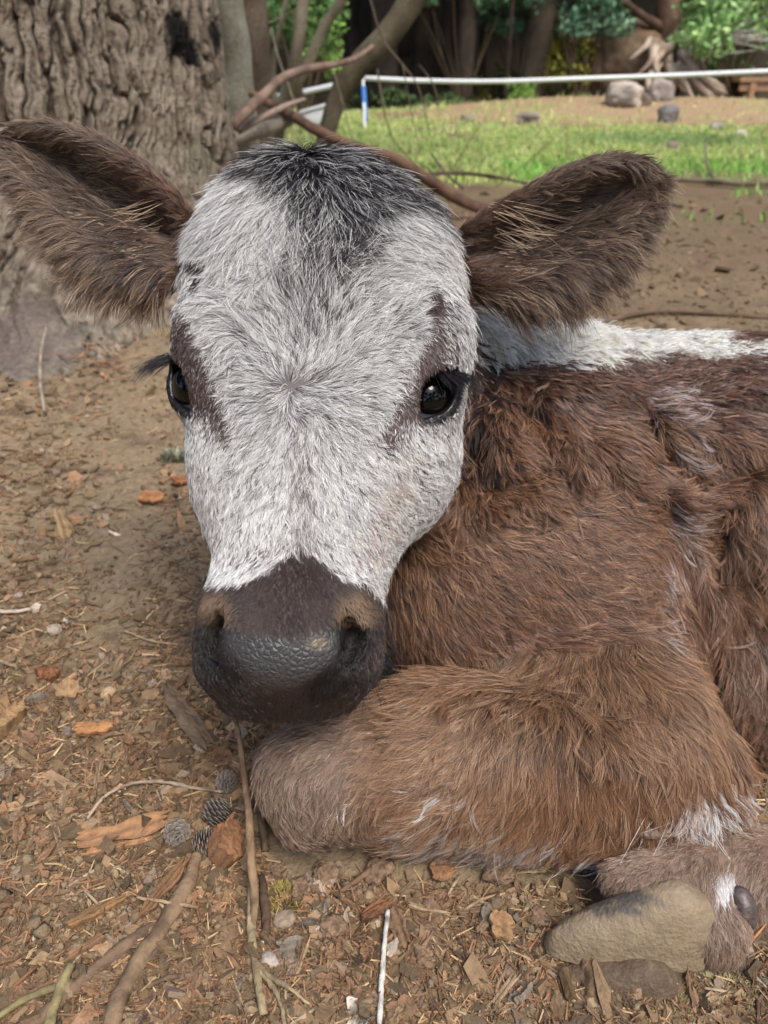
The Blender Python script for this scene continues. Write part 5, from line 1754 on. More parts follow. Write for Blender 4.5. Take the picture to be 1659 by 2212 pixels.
def make_hair(name, S, col, r0, mat, parent, root=None):
    n, K = S.shape[:2]
    hc = bpy.data.hair_curves.new(name)
    hc.add_curves([K] * n)
    hc.attributes["position"].data.foreach_set("vector", S.astype(np.float32).ravel())
    if "radius" not in hc.attributes: hc.attributes.new("radius", 'FLOAT', 'POINT')
    t = np.linspace(0, 1, K)
    rad = np.asarray(r0)[:, None] * (1 - .80 * t ** 1.8)[None]
    hc.attributes["radius"].data.foreach_set("value", rad.astype(np.float32).ravel())
    ca = hc.attributes.new("Col", 'FLOAT_COLOR', 'CURVE')
    c4 = np.ones((n, 4), np.float32); c4[:, :3] = col
    ca.data.foreach_set("color", c4.ravel())
    if root is not None:
        ra = hc.attributes.new('root', 'FLOAT', 'CURVE'); ra.data.foreach_set('value', np.asarray(root, np.float32))
    hc.materials.append(mat)
    o = bpy.data.objects.new(name, hc)
    COL.objects.link(o)
    adopt(o, parent)
    return o
rad0 = np.select([regs == 0, regs == 1, regs == 2, regs == 3, regs >= 4], [.00013, .00015, .00014, .00012, .00014]) * np.clip(1 + .2 * r.normal(0, 1, n), .6, 1.5)
hidden = bake(vis, T3, BC) < .5
rad0 = np.where(hidden & (regs < 4), rad0 * 2.4, rad0)
rad0 = np.where(m0 & (dmz < 0), .00010, rad0)
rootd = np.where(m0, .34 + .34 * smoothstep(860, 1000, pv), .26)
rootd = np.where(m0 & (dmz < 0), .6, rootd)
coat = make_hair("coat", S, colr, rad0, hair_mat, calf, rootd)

# ---- lashes, whiskers, stray long hairs
def wisps(name, roots, dirs, lens, droop, col, rad, mat, parent, K=9, fan=.0):
    roots = np.asarray(roots); dirs = np.asarray(dirs)
    n = len(roots); out = np.zeros((n, K, 3))
    lens = np.asarray(lens)
    for k in range(K):
        t = k / (K - 1)
        out[:, k] = roots + dirs * (lens * t)[:, None] + np.asarray(droop) * (lens * t * t)[:, None]
    return make_hair(name, out, np.broadcast_to(col, (n, 3)), np.full(n, rad), mat, parent)
lash_mat = mat_plain("lash_hair", srgb(30, 27, 30), .4, .5, .1)
for ei, (r0_, r1_, t0_, t1_, zr_, zt_) in enumerate((((358, 770), (392, 772), (286, 812), (322, 800), .466, .458), ((922, 792), (986, 806), (985, 838), (1052, 842), .4505, .440))):
    nlash = 170
    a = r.random(nlash)[:, None]
    z1 = zr_ + r.normal(0, .0012, nlash) + (.004 * a[:, 0] if ei else -.0 * a[:, 0]); z2 = zt_ + r.normal(0, .003, nlash)
    ru = np.array(r0_) * (1 - a) + np.array(r1_) * a + r.normal(0, 3, (nlash, 2))
    tu = np.array(t0_) * (1 - a) + np.array(t1_) * a + r.normal(0, 11, (nlash, 2))
    rt = np.stack([(ru[:, 0] - 829.5) * z1 / F, -(ru[:, 1] - 1106) * z1 / F, z1], -1)
    tp_ = np.stack([(tu[:, 0] - 829.5) * z2 / F, -(tu[:, 1] - 1106) * z2 / F, z2], -1)
    rtw = c2w(rt); dv = c2w(tp_) - rtw
    ln_ = np.linalg.norm(dv, axis=1)
    ln_c = ln_ * np.clip(r.normal(.86, .16, nlash), .35, 1.1)
    upw_ = np.array([0, sinP, cosP])
    wisps("eyelashes", rtw, dv / ln_[:, None] + .25 * upw_, ln_c, -.30 * upw_, srgb(24, 22, 25), .00016, lash_mat, calf)
# pale long hairs lying across the ear hollows
ear_mat = mat_plain("ear_wisps", srgb(190, 166, 138), .45, .4, .12)
for k_, (c0, c1, dv_) in ((4, ((330, 460), (250, 600), (-1, .35))), (5, ((1085, 470), (1120, 590), (1, .30)))):
    m_ = np.flatnonzero((regs == k_) & (crease(pu, pv, [c0, c1], 46) > .5) & (vis[T3[:, 0]] > .5))
    sel = r.choice(m_, min(80, len(m_)), replace=False)
    an_ = math.atan2(dv_[1], dv_[0]) + r.normal(0, .16, len(sel))
    cd = np.stack([np.cos(an_), -np.sin(an_)], -1)
    wdv = np.stack([cd[:, 0], cd[:, 1] * sinP, cd[:, 1] * cosP], -1)
    wisps("ear_hairs", P[sel] + N[sel] * .002, wdv + N[sel] * .16, r.uniform(.020, .040, len(sel)), -N[sel] * .2 + r.normal(0, .14, (len(sel), 3)), srgb(190, 166, 138), .00012, ear_mat, calf)
# whiskers round the muzzle and long brow hairs
cand = np.flatnonzero((regs == 0) & (((dmz < 30) & (np.abs(pu - 620) > 150) & (pv > 1240)) ))
sel = r.choice(cand, 260, replace=False)
wd_ = N[sel] * .8 + Tn[sel] * .6 + r.normal(0, .25, (260, 3)); wd_ /= np.linalg.norm(wd_, axis=1)[:, None]
wisps("whiskers", P[sel], wd_, r.uniform(.008, .024, 260), np.array([0, 0, -.25]), srgb(50, 40, 38), .00008, lash_mat, calf)
white_mat = mat_plain("long_white_hair", srgb(226, 222, 216), .45, .4, .05)
cand = np.flatnonzero(((regs == 2) | (regs == 1)) & (pu > 1400) & (pu < 1540) & (pv > 1690) & (pv < 1800))
if len(cand):
    k_ = min(34, len(cand)); sel = r.choice(cand, k_, replace=False)
    tg = np.array([C(uu, vv_, .462) for uu, vv_ in zip(r.uniform(1280, 1640, k_), r.uniform(1750, 1880, k_))])
    dv = c2w(tg) - P[sel]; ln_ = np.linalg.norm(dv, axis=1)
    wisps("long_hairs", P[sel], dv / ln_[:, None] + N[sel] * .35, np.minimum(ln_, .045), -N[sel] * .3 + r.normal(0, .12, (k_, 3)), srgb(226, 222, 216), .00014, white_mat, calf)
# ================================================================== what lies on the ground
lr = np.random.default_rng(404)
m_chip = mat_vcol("chip_wood", .85, .2, .5, 420, .28, 160)

def free(x, y, pad=0.0):
    """outside the calf's footprint and the old trunk"""
    x = np.asarray(x); y = np.asarray(y)
    p = np.stack([x, y, np.full_like(x, .03)], -1)
    d = s_all(p)
    q = np.stack([x, y, np.full_like(x, .012)], -1)
    d = np.minimum(d, s_all(q))
    tr = np.hypot(x + .715, y - 1.86) - .50
    return (d > .006 + pad) & (tr > pad)

def rotm(n, flat=.35):
    """random mostly-flat orientations"""
    a = lr.random(n) * 2 * np.pi; b = lr.normal(0, flat, n); c = lr.normal(0, flat, n)
    ca, sa, cb, sb, cc, sc = np.cos(a), np.sin(a), np.cos(b), np.sin(b), np.cos(c), np.sin(c)
    z = np.zeros(n); o = np.ones(n)
    Rz = np.stack([ca, -sa, z, sa, ca, z, z, z, o], -1).reshape(n, 3, 3)
    Ry = np.stack([cb, z, sb, z, o, z, -sb, z, cb], -1).reshape(n, 3, 3)
    Rx = np.stack([o, z, z, z, cc, -sc, z, sc, cc], -1).reshape(n, 3, 3)
    return Rz @ Ry @ Rx

def screen_pts(n, v0, v1, u0=-60, u1=1720, pw=1.0):
    u = lr.uniform(u0, u1, n); v = v0 + (v1 - v0) * lr.random(n) ** pw
    t = (v - 1106) / F; z = CAM_H / (sinP + t * cosP)
    p = c2w(np.stack([(u - 829.5) * z / F, -(v - 1106) * z / F, z], -1))
    return u, v, p[:, 0], p[:, 1]

# bare, trodden strips with little litter on them
def bare(u, v):
    d = np.exp(-(((u - (300 - (v - 900) * .12)) / 95) ** 2)) * smoothstep(640, 760, v) * smoothstep(1600, 1350, v)
    d = np.maximum(d, .75 * np.exp(-((u - 90) / 170) ** 2 - ((v - 1930) / 110) ** 2))
    d = np.maximum(d, .5 * np.exp(-((u - 1180) / 200) ** 2 - ((v - 1890) / 60) ** 2))
    d = np.maximum(d, .5 * np.exp(-((u - 1080) / 120) ** 2 - ((v - 2120) / 90) ** 2))
    return d

# ---- the finest layer: crumbs, flakes, needles past counting, one object
def fine_litter():
    V_, F_, C_ = [], [], []
    off = 0
    def add(P, c):
        nonlocal off
        # P (n,k,3) closed little solids as polygons of k points extruded? flat flakes with a bent middle
        pass
    # flakes: irregular five-sided thin solids
    n = 60000
    u, v, x, y = screen_pts(n, 405, 2420, -400, 2060, .75)
    d = bare(u, v)
    keep = (lr.random(n) > d * .92) & free(x, y)
    clm = noise2(x, y, 9, 3, 71)
    keep &= lr.random(n) < (.40 + .8 * smoothstep(-.3, .3, clm)) * (1 - .40 * smoothstep(1750, 1950, v))
    u, v, x, y = u[keep], v[keep], x[keep], y[keep]; n = len(x)
    z = gz(v)
    L_ = np.exp(lr.normal(math.log(.0030), .50, n)) * (1 + .9 * np.clip(z - .7, 0, 2.5)); Wd = L_ * lr.uniform(.22, .7, n); Th = .0004 + Wd * lr.uniform(.08, .35, n)
    R = rotm(n, .38)
    a = np.array([[-1, -.6], [-.2, -1], [1, -.35], [.8, .7], [-.5, 1]])
    pts = a[None] * (1 + lr.normal(0, .22, (n, 5, 2)))
    top = np.stack([pts[..., 0] * L_[:, None], pts[..., 1] * Wd[:, None], Th[:, None] * (1 + lr.normal(0, .5, (n, 5)))], -1)
    bot = top * np.array([.9, .9, 0]) - np.array([0, 0, 1]) * Th[:, None, None]
    P = np.concatenate([top, bot], 1)
    P = np.einsum('nij,nkj->nki', R, P)
    c = np.stack([x, y, ground_h(x, y) + Th * .6 + .0004], -1)
    P = P + c[:, None]
    base = np.arange(n)[:, None] * 10
    f5 = (base + np.arange(5)[None])
    fb = (base + np.array([9, 8, 7, 6, 5])[None])
    sides = np.stack([base + np.array([i, (i + 1) % 5, 5 + (i + 1) % 5, 5 + i])[None][:, [1, 0, 3, 2]] for i in range(5)], 1).reshape(-1, 4)
    faces = f5.tolist() + fb.tolist() + sides.tolist()
    warm = smoothstep(900, 500, u) 
    k = lr.random(n)
    cols = np.zeros((n, 3))
    pal_ = [srgb(94, 76, 58), srgb(126, 102, 77), srgb(73, 60, 48), srgb(108, 86, 62), srgb(154, 126, 98), srgb(144, 108, 82), srgb(162, 124, 94), srgb(132, 116, 104), srgb(196, 184, 168)]
    pr = np.array([.26, .22, .18, .14, .07, .03, .015, .08, .005])
    prw = np.array([.22, .20, .14, .14, .09, .09, .045, .065, .01])
    i1 = np.searchsorted(np.cumsum(pr), k * .999); i2 = np.searchsorted(np.cumsum(prw), k * .999)
    ii = np.where(lr.random(n) < warm, i2, i1)
    cols = (np.array(pal_)[np.clip(ii, 0, 8)] * .72 + srgb(136, 118, 91) * .28) * np.clip(1 + lr.normal(0, .15, n), .5, 1.5)[:, None]
    me_v = P.reshape(-1, 3); col = np.repeat(cols, 10, 0)
    # needles: thin bent slivers
    m = 24000
    u, v, x, y = screen_pts(m, 500, 2420, -300, 1960, .6)
    keep = (lr.random(m) > bare(u, v) * .85) & free(x, y)
    x, y = x[keep], y[keep]; m = len(x)
    Ln = lr.uniform(.005, .012, m); r_ = lr.uniform(.0004, .0008, m)
    R = rotm(m, .22)
    cur = lr.normal(0, .25, m)
    segs = []
    for t in (-1, 0, 1):
        cx = Ln * t; cy = cur * Ln * (1 - t * t)
        rr_ = r_ * (1 if t == 0 else .55)
        segs.append(np.stack([np.stack([cx, cy + rr_, 0 * cx], -1), np.stack([cx, cy - rr_ * .5, rr_], -1), np.stack([cx, cy - rr_ * .5, -rr_], -1)], 1))
    P = np.concatenate(segs, 1)
    P = np.einsum('nij,nkj->nki', R, P) + np.stack([x, y, ground_h(x, y) + .0018], -1)[:, None]
    base = np.arange(m)[:, None] * 9 + len(me_v)
    fl = []
    for s in (0, 3):
        for j in range(3):
            k2 = (j + 1) % 3
            fl.append(base + np.array([s + j, s + k2, s + 3 + k2, s + 3 + j])[None])
    faces += np.concatenate(fl).tolist()
    k = lr.random(m)
    cn = np.tile(srgb(128, 100, 76), (m, 1)); cn[k < .25] = srgb(150, 112, 82); cn[k > .6] = srgb(110, 90, 70); cn[k > .85] = srgb(188, 160, 120)
    col = np.concatenate([col, np.repeat(cn * np.clip(1 + lr.normal(0, .15, m), .5, 1.5)[:, None], 9, 0)])
    me_v = np.concatenate([me_v, P.reshape(-1, 3)])
    o = new_mesh("ground_litter", me_v, faces, m_chip, None, False, col)
    tag(o, "crumbs of bark, needles and soil strewn over the dirt", "litter", None, "stuff")
    # soil clods and grit
    n = 26000
    u, v, x, y = screen_pts(n, 640, 2420, -200, 1900, .6)
    keep = free(x, y); u, x, y = u[keep], x[keep], y[keep]; n = len(x)
    s = np.exp(lr.normal(math.log(.0014), .45, n))
    oc = np.array([[1, 0, 0], [-1, 0, 0], [0, 1, 0], [0, -1, 0], [0, 0, 1], [0, 0, -1]], float)
    fc = np.array([[0, 2, 4], [2, 1, 4], [1, 3, 4], [3, 0, 4], [2, 0, 5], [1, 2, 5], [3, 1, 5], [0, 3, 5]])
    P = oc[None] * (s[:, None, None]) * (1 + lr.normal(0, .28, (n, 6, 1)))
    P = np.einsum('nij,nkj->nki', rotm(n, 1.2), P) + np.stack([x, y, ground_h(x, y) + s * .35], -1)[:, None]
    ff = (np.arange(n)[:, None, None] * 6 + fc[None]).reshape(-1, 3)
    c = np.tile(srgb(130, 113, 90), (n, 1)) * np.clip(1 + lr.normal(0, .22, n), .4, 1.7)[:, None]
    o = new_mesh("soil_crumbs", P.reshape(-1, 3), ff, m_ground, None, False, np.repeat(c, 6, 0))
    tag(o, "small crumbs of dry soil scattered over the dirt", "soil", None, "stuff")
fine_litter()

# ---- countable pieces: prototypes, then copies
def chip_mesh(L_, Wd, Th, seed, bend=.0, ragged=.25, rgb=(170, 118, 78), rgb2=(110, 78, 56)):
    """a split flake of wood: grained slab with ragged ends"""
    rr = np.random.default_rng(seed)
    nx, ny = 16, 7
    xs = np.linspace(-1, 1, nx); ys = np.linspace(-1, 1, ny)
    Xg, Yg = np.meshgrid(xs, ys, indexing='ij')
    e0 = rr.normal(0, ragged, ny); e1 = rr.normal(0, ragged, ny)
    Xr = Xg * L_ * (1 + np.where(Xg > 0, e1[None], e0[None]) * np.abs(Xg))
    wv = 1 + .25 * np.interp(xs, np.linspace(-1, 1, 6), rr.normal(0, 1, 6))
    tp = 1 - .35 * np.abs(xs) ** 3
    Yr = Yg * Wd * wv[:, None] * tp[:, None]
    gr = Th * .35 * rr.normal(0, 1, ny)[None] * np.ones((nx, 1)) + Th * .18 * rr.normal(0, 1, (nx, ny))
    zb = bend * L_ * (Xg ** 2) + bend * .8 * L_ * (Yg ** 2) * .5
    top = np.stack([Xr, Yr, zb + Th + gr], -1).reshape(-1, 3); bot = np.stack([Xr * .96, Yr * .94, zb - Th + gr * .4], -1).reshape(-1, 3)
    g = np.arange(nx * ny).reshape(nx, ny); o = nx * ny
    f = []
    for i in range(nx - 1):
        for j in range(ny - 1):
            f.append((g[i, j], g[i + 1, j], g[i + 1, j + 1], g[i, j + 1]))
            f.append((g[i, j] + o, g[i, j + 1] + o, g[i + 1, j + 1] + o, g[i + 1, j] + o))
    for i in range(nx - 1):
        f.append((g[i, 0], g[i, 0] + o, g[i + 1, 0] + o, g[i + 1, 0])); f.append((g[i + 1, -1], g[i + 1, -1] + o, g[i, -1] + o, g[i, -1]))
    for j in range(ny - 1):
        f.append((g[0, j + 1], g[0, j + 1] + o, g[0, j] + o, g[0, j])); f.append((g[-1, j], g[-1, j] + o, g[-1, j + 1] + o, g[-1, j + 1]))
    v = np.concatenate([top, bot])
    k = np.clip(.5 + .35 * np.tile(rr.normal(0, 1, ny)[None], (nx, 1)) + .2 * rr.normal(0, 1, (nx, ny)), 0, 1).reshape(-1)
    k = np.concatenate([k, k])[:, None]
    return v, [tuple(int(a) for a in q) for q in f], (srgb(*rgb) * (1 - k) + srgb(*rgb2) * k) * .78 + srgb(136, 118, 91) * .22

def place(o, u, v, yaw, tilt=(0, 0), lift=.003, scale=1.0):
    p = gpt(u, v, lift); o.location = p; o.rotation_euler = (tilt[0], tilt[1], yaw); o.scale = (scale,) * 3

tones = [((152, 114, 84), (112, 84, 64), "orange brown"), ((138, 102, 78), (92, 70, 56), "reddish brown"), ((134, 110, 86), (92, 74, 58), "dull brown"), ((108, 84, 66), (70, 54, 44), "dark brown"),
         ((172, 148, 118), (122, 100, 78), "pale tan"), ((130, 122, 112), (88, 80, 72), "weathered grey")]
chips = []
for ti, (c1, c2, w) in enumerate(tones):
    for si, (a, b_, c_) in enumerate(((.0085, .0032, .0010), (.0060, .0042, .0013), (.012, .0026, .0012), (.0075, .0052, .0020))):
        v, f, c = chip_mesh(a, b_, c_, 50 + ti * 7 + si, .03 * si, .22, c1, c2)
        me = new_mesh("wood_chip", v, f, m_chip, None, False, c)
        chips.append((me, w, si))
shape_w = ["flake", "squarish chip", "sliver", "thick chunk"]
zones = [  # u0,u1,v0,v1,count, warm weight
 (0, 400, 1050, 1700, 62, .65, "left of the calf's muzzle"), (0, 400, 700, 1050, 22, .4, "below the old tree's roots"), (20, 540, 1560, 1860, 58, .75, "left of the folded knee"),
 (0, 560, 1860, 2212, 34, .3, "in the bottom left corner"), (560, 1180, 1850, 2212, 62, .35, "below the foreleg"), (1100, 1300, 1860, 2212, 12, .2, "left of the hoof"), (1350, 1659, 2090, 2212, 12, .2, "below the hind foot")]
LM = [(272, 1808, "the curved bark strip"), (430, 1815, "the pine cones"), (497, 1845, "the rotten wood block"), (352, 2010, "the longest stick"), (545, 1960, "the upright twig"), (832, 2080, "the white mottled twig"),
      (1178, 2040, "the hoof's toe"), (612, 1952, "the mossy tuft"), (1082, 2012, "the orange squarish chip"), (700, 1905, "the pale curled leaf"), (815, 1890, "the largest clod"), (140, 1150, "the pointed splinter"),
      (330, 1085, "the ragged orange flake"), (402, 1560, "the grey split stick"), (118, 1365, "the pale pebble"), (108, 1472, "the knotty knob"), (205, 1585, "the splintery orange chip"), (6, 1575, "the squared wood block"),
      (330, 1700, "the arched twig"), (355, 1930, "the slanting splinter"), (140, 2150, "the greenish stick"), (470, 2170, "the dusty leaf"), (572, 2140, "the forked stalk"), (778, 2200, "the lichen leaf"), (955, 1890, "the reddish flat chip"),
      (1560, 2185, "the corner moss"), (100, 860, "the crooked grey twig"), (225, 700, "the root needles"), (382, 990, "the lichen clump"), (1118, 1895, "the dry straw"), (40, 1330, "the pale stick fragment"), (1440, 2195, "the pale moss clump")]
DIRS = ["right of", "lower right of", "below", "lower left of", "left of", "upper left of", "above", "upper right of"]
seen_labels = set()
def near_label(front, u, v):
    d = sorted((math.hypot(a - u, b - v), a, b, w) for a, b, w in LM)
    out = None
    for k, (dd, a, b, w) in enumerate(d[:3]):
        q = DIRS[int(round(math.atan2(v - b, u - a) / (math.pi / 4))) % 8]
        for far_ in (("touching", "close", "well") if k == 0 else ("",)):
            fw = ("close " if dd < 45 else ("well " if dd > 110 else "")) 
            lab = "%s %s%s %s" % (front, fw, q, w)
            if lab not in seen_labels: seen_labels.add(lab); return lab
    dd, a, b, w = d[0]; w2 = d[1][3]
    lab = "%s between %s and %s" % (front, w, w2)
    seen_labels.add(lab)
    return lab
first = set()
cnt = 0
for (u0, u1, v0, v1, nn, warm, where) in zones:
    made = 0; tries = 0
    while made < nn and tries < nn * 12:
        tries += 1
        u, v = lr.uniform(u0, u1), lr.uniform(v0, v1)
        if lr.random() < bare(np.array([u]), np.array([v]))[0]: continue
        p = gpt(u, v)
        if not free(np.array([p[0]]), np.array([p[1]]), .004)[0]: continue
        if lr.random() < warm: ti = lr.choice([0, 0, 1, 1, 4])
        else: ti = lr.choice([2, 3, 2, 5, 4, 1])
        si = lr.integers(0, 4)
        k = ti * 4 + si
        src, w, _s = chips[k]
        if k in first: o = copy_tree(src)
        else: o = src; first.add(k)
        sz = lr.uniform(.45, .95) * (1.1 if v < 1100 else 1)
        place(o, u, v, lr.uniform(0, 6.28), lr.normal(0, .25, 2), .0030, sz)
        tag(o, near_label("%s %s %s" % ("tiny" if sz < .6 else ("small" if sz < .8 else "larger"), w, shape_w[si]), u, v), "wood chip", "wood chips strewn on the dirt")
        made += 1; cnt += 1
for k, (src, w, si) in enumerate(chips):
    if k not in first: bpy.data.objects.remove(src)
print("chips", cnt)

# named bigger pieces
def big_chip(label, u, v, L_, Wd, Th, yaw, rgb, rgb2, seed, bend=.0, tilt=(0, 0), name="wood_piece", lift=.004, ragged=.12):
    vv_, f, c = chip_mesh(L_, Wd, Th, seed, bend, ragged, rgb, rgb2)
    o = new_mesh(name, vv_, f, m_chip, None, False, c); place(o, u, v, yaw, tilt, lift)
    return tag(o, label, "wood piece")
big_chip("flat weathered grey stick of split wood below the calf's muzzle", 402, 1560, .034, .0105, .0030, math.radians(-52), (112, 94, 78), (84, 68, 56), 801, 0, (.1, .1), lift=.007, ragged=.10)
big_chip("pointed pale splinter standing up in the dirt at left", 140, 1150, .021, .009, .003, math.radians(-60), (168, 140, 104), (120, 96, 70), 802, 0, (.5, .5), lift=.010)
big_chip("curved orange bark strip left of the pine cones", 272, 1808, .030, .0070, .0012, math.radians(18), (164, 120, 84), (128, 92, 66), 803, .10, (.35, 0), lift=.006)
big_chip("straight orange splinter lying under the curved bark strip", 262, 1838, .027, .0022, .0014, math.radians(14), (172, 128, 90), (136, 100, 72), 804, 0, (0, 0), lift=.005)
big_chip("pale squared wood block cut by the left edge of the frame", 6, 1575, .016, .013, .007, math.radians(80), (168, 134, 94), (128, 100, 72), 805, 0, (.1, .1), lift=.009, ragged=.05)
big_chip("bright orange squarish chip beside the hoof's toe", 1082, 2012, .0082, .0062, .0016, math.radians(82), (166, 128, 90), (128, 98, 70), 806, 0, (.3, .0), lift=.006, ragged=.04)
big_chip("knotty orange wood knob low on the left", 108, 1472, .0085, .0075, .006, .3, (150, 96, 64), (110, 72, 50), 807, 0, (.2, .1), lift=.006)
big_chip("broad tan chip right of the orange knob", 150, 1500, .010, .008, .002, .6, (172, 138, 100), (136, 106, 76), 808, 0, (.2, .2), lift=.005)
big_chip("orange flake with a ragged tip above the bare patch", 330, 1085, .014, .009, .002, .1, (190, 130, 84), (150, 98, 64), 809, .1, (.25, .1), lift=.006)
big_chip("twin orange shards leaning on each other by the cheek", 392, 1050, .012, .006, .002, .9, (184, 116, 72), (140, 86, 56), 810, .1, (.3, .3), lift=.007)
big_chip("orange splintery chip half way down the left side", 205, 1585, .013, .006, .002, .2, (186, 134, 88), (144, 98, 64), 811, .1, (.2, .1), lift=.005)
big_chip("long brown splinter slanting in the bottom left", 355, 1930, .020, .0032, .0016, math.radians(62), (150, 106, 72), (104, 76, 54), 812, 0, (.1, 0), lift=.004)
big_chip("broad ochre splinter below the bare patch at left", 210, 1975, .016, .0042, .0016, math.radians(36), (154, 116, 78), (112, 84, 58), 813, 0, (.1, .1), lift=.003)
big_chip("reddish flat chip below the knee among the litter", 955, 1890, .0078, .0052, .0018, .1, (150, 104, 74), (112, 78, 58), 814, 0, (.2, .1), lift=.004)
big_chip("rusty crumbly chip right of the dry leaves", 815, 1975, .0110, .0050, .0026, math.radians(35), (140, 88, 58), (98, 62, 44), 815, 0, (.2, .2), lift=.004)
big_chip("upright brown shard below the rusty chip", 862, 2012, .0110, .0040, .0018, math.radians(-70), (128, 96, 72), (92, 70, 54), 816, .1, (.3, .2), lift=.004)

# lump of rotten wood and clods
m_clod = mat_vcol("clod", .95, .1, .8, 380, .3, 150)
def lump_mesh(name, label, cat, u, v, r, rgb, rgb2, seed, mat=None, rough=.32, lift=0.0, group=None, sq=.8):
    import bmesh as _b
    bm = _b.new(); _b.ops.create_icosphere(bm, subdivisions=4, radius=1.0)
    q = np.array([x.co[:] for x in bm.verts]); f = [tuple(w.index for w in p.verts) for p in bm.faces]; bm.free()
    q = np.sign(q) * np.abs(q) ** sq
    q = q * (1 + rough * fbm(q + seed, 1.2, 2, seed) + rough * .5 * fbm(q, 4, 3, seed + 3))[:, None]
    c = bark_cols(q, rgb, rgb2, seed, 3)
    o = new_mesh(name, q * np.array(r), f, mat or m_clod, None, True, c)
    place(o, u, v, seed * 1.3, (0, 0), r[2] * .45 + lift)
    return tag(o, label, cat, group)
big_chip("crumbly orange brown block of rotten wood left of the upright twig", 496, 1846, .0125, .0110, .0080, math.radians(75), (164, 112, 78), (100, 72, 54), 817, 0, (.5, .15), lift=.011, ragged=.10)
for i, (u, v, s, w) in enumerate(((815, 1890, .013, "largest grey brown clod below the foreleg"), (700, 1895, .011, "round clod under the knee's right side"), (715, 2010, .011, "squarish tan clod left of the white twig"),         (650, 1925, .010, "clod beside the mossy tuft"),
        (1080, 1890, .012, "pale lumpy stone under the belly hair"), (925, 1960, .008, "clod left of the orange chip"), (1160, 1985, .008, "clod above the orange squarish chip"), (600, 1880, .007, "clod just right of the upright twigs"))):
    lump_mesh("clod", w, "clod", u, v, (s * .72, s * .62, s * .48), (138, 114, 92), (104, 84, 68), 20 + i, None, .55, 0, "clods of soil before the calf", .7)
m_peb = mat_vcol("pebble", .8, .3, .3, 300, .15, 90)
pebs = [(118, 1365, .0080, (170, 156, 136), "pale pebble at the left in the litter"), (235, 1500, .0065, (190, 160, 128), "tan pebble right of the broad chip"), (220, 1420, .005, (150, 130, 110), "brownish pebble on the trodden strip"), (330, 1480, .005, (140, 124, 110), "grey pebble below the trodden strip"),
        (565, 2050, .0045, (220, 212, 204), "tiny white pebble above the dry stalks"), (580, 2078, .006, (176, 164, 152), "pale pebble right of the forked stalk"), (40, 1290, .005, (156, 140, 122), "small pebble by the left edge"), (170, 2050, .004, (160, 140, 116), "tan grit stone in the bottom left"),
        (615, 1990, .007, (150, 132, 112), "buff pebble below the mossy tuft"), (1100, 2110, .005, (140, 118, 98), "brown pebble before the lower claw")]
for i, (u, v, s, c, w) in enumerate(pebs):
    lump_mesh("pebble", w, "pebble", u, v, (s, s * .8, s * .6), c, tuple(int(q * .8) for q in c), 60 + i, m_peb, .2, 0, "pebbles in the dirt", 1.0)

# ---- twigs and sticks near the calf
def gline(*pts):
    return [gpt(u, v, l) for (u, v, l) in pts]
def near_stick(label, stems, rgb, rgb2, seed, name="stick", rough=.36):
    mb = MB()
    for i, (pts, rad, n) in enumerate(stems):
        v, f = tube(gline(*pts), rad, 12, rough, 130, seed + i, n)
        v = v + .0006 * fbm(v, 300, 2, seed)[:, None] * np.array([1, 1, 1])
        mb.add(v, f, bark_cols(v, rgb, rgb2, seed + i, 120))
    o = mb.build(name, m_wood)
    return tag(o, label, "stick")
near_stick("longest brown stick running from the pine cones down to the bottom edge",
           [([(430, 1860, .006), (400, 1935, .005), (352, 2010, .003), (300, 2090, .004), (262, 2160, .004), (235, 2260, .004)], [.0034, .0052, .0050, .0048, .0050, .0048], 70)], (134, 112, 88), (98, 80, 64), 601)
near_stick("half buried knobbly stick parallel to the longest one at its left",
           [([(345, 1990, .0), (280, 2040, .002), (215, 2095, .002), (140, 2160, .003), (60, 2240, .004)], [.0020, .0042, .0044, .0040, .0036], 60)], (124, 102, 82), (92, 76, 62), 611)
near_stick("greenish bent stick at the bottom left corner",
           [([(160, 2100, .008), (140, 2140, .007), (118, 2200, .006), (105, 2290, .006)], [.0026, .0030, .0030, .003], 30), ([(140, 2140, .006), (60, 2170, .006), (0, 2210, .006)], [.0022, .0022, .0018], 24)], (142, 130, 92), (108, 98, 72), 621)
near_stick("thin arched twig curving above the bark strip",
           [([(190, 1775, .003), (225, 1735, .005), (270, 1710, .006), (330, 1700, .006), (420, 1712, .005), (480, 1716, .003)], [.0010, .0012, .0013, .0012, .0011, .0008], 50)], (176, 158, 136), (130, 112, 96), 631)
near_stick("small cross twig lying over the longest stick",
           [([(300, 1955, .008), (350, 1966, .009), (430, 1975, .007)], [.0009, .0011, .0009], 24)], (160, 136, 108), (120, 100, 80), 641)
near_stick("straight brown twig rising from the dirt under the calf's chin",
           [([(508, 1540, .075), (519, 1600, .052), (530, 1660, .035), (541, 1760, .022)], [.0012, .0017, .0020, .0021], 30)], (150, 112, 86), (110, 82, 64), 651) if False else None
def tw3(label, stems, rgb, rgb2, seed, name="stick"):
    mb = MB()
    for i, (pts, rad, n) in enumerate(stems):
        v, f = tube([W(*p) for p in pts], rad, 12, .2, 130, seed + i, n)
        mb.add(v, f, bark_cols(v, rgb, rgb2, seed + i, 120))
    return tag(mb.build(name, m_wood), label, "stick")
tw3("upright brown twig leaning against the left of the folded knee",
    [([(505, 1535, .545), (518, 1600, .525), (528, 1680, .505), (538, 1760, .487), (542, 1850, .478), (550, 1960, .468), (545, 2010, .460)], [.0012, .0018, .0021, .0024, .0027, .0030, .0022], 60)], (140, 116, 90), (104, 84, 66), 661)
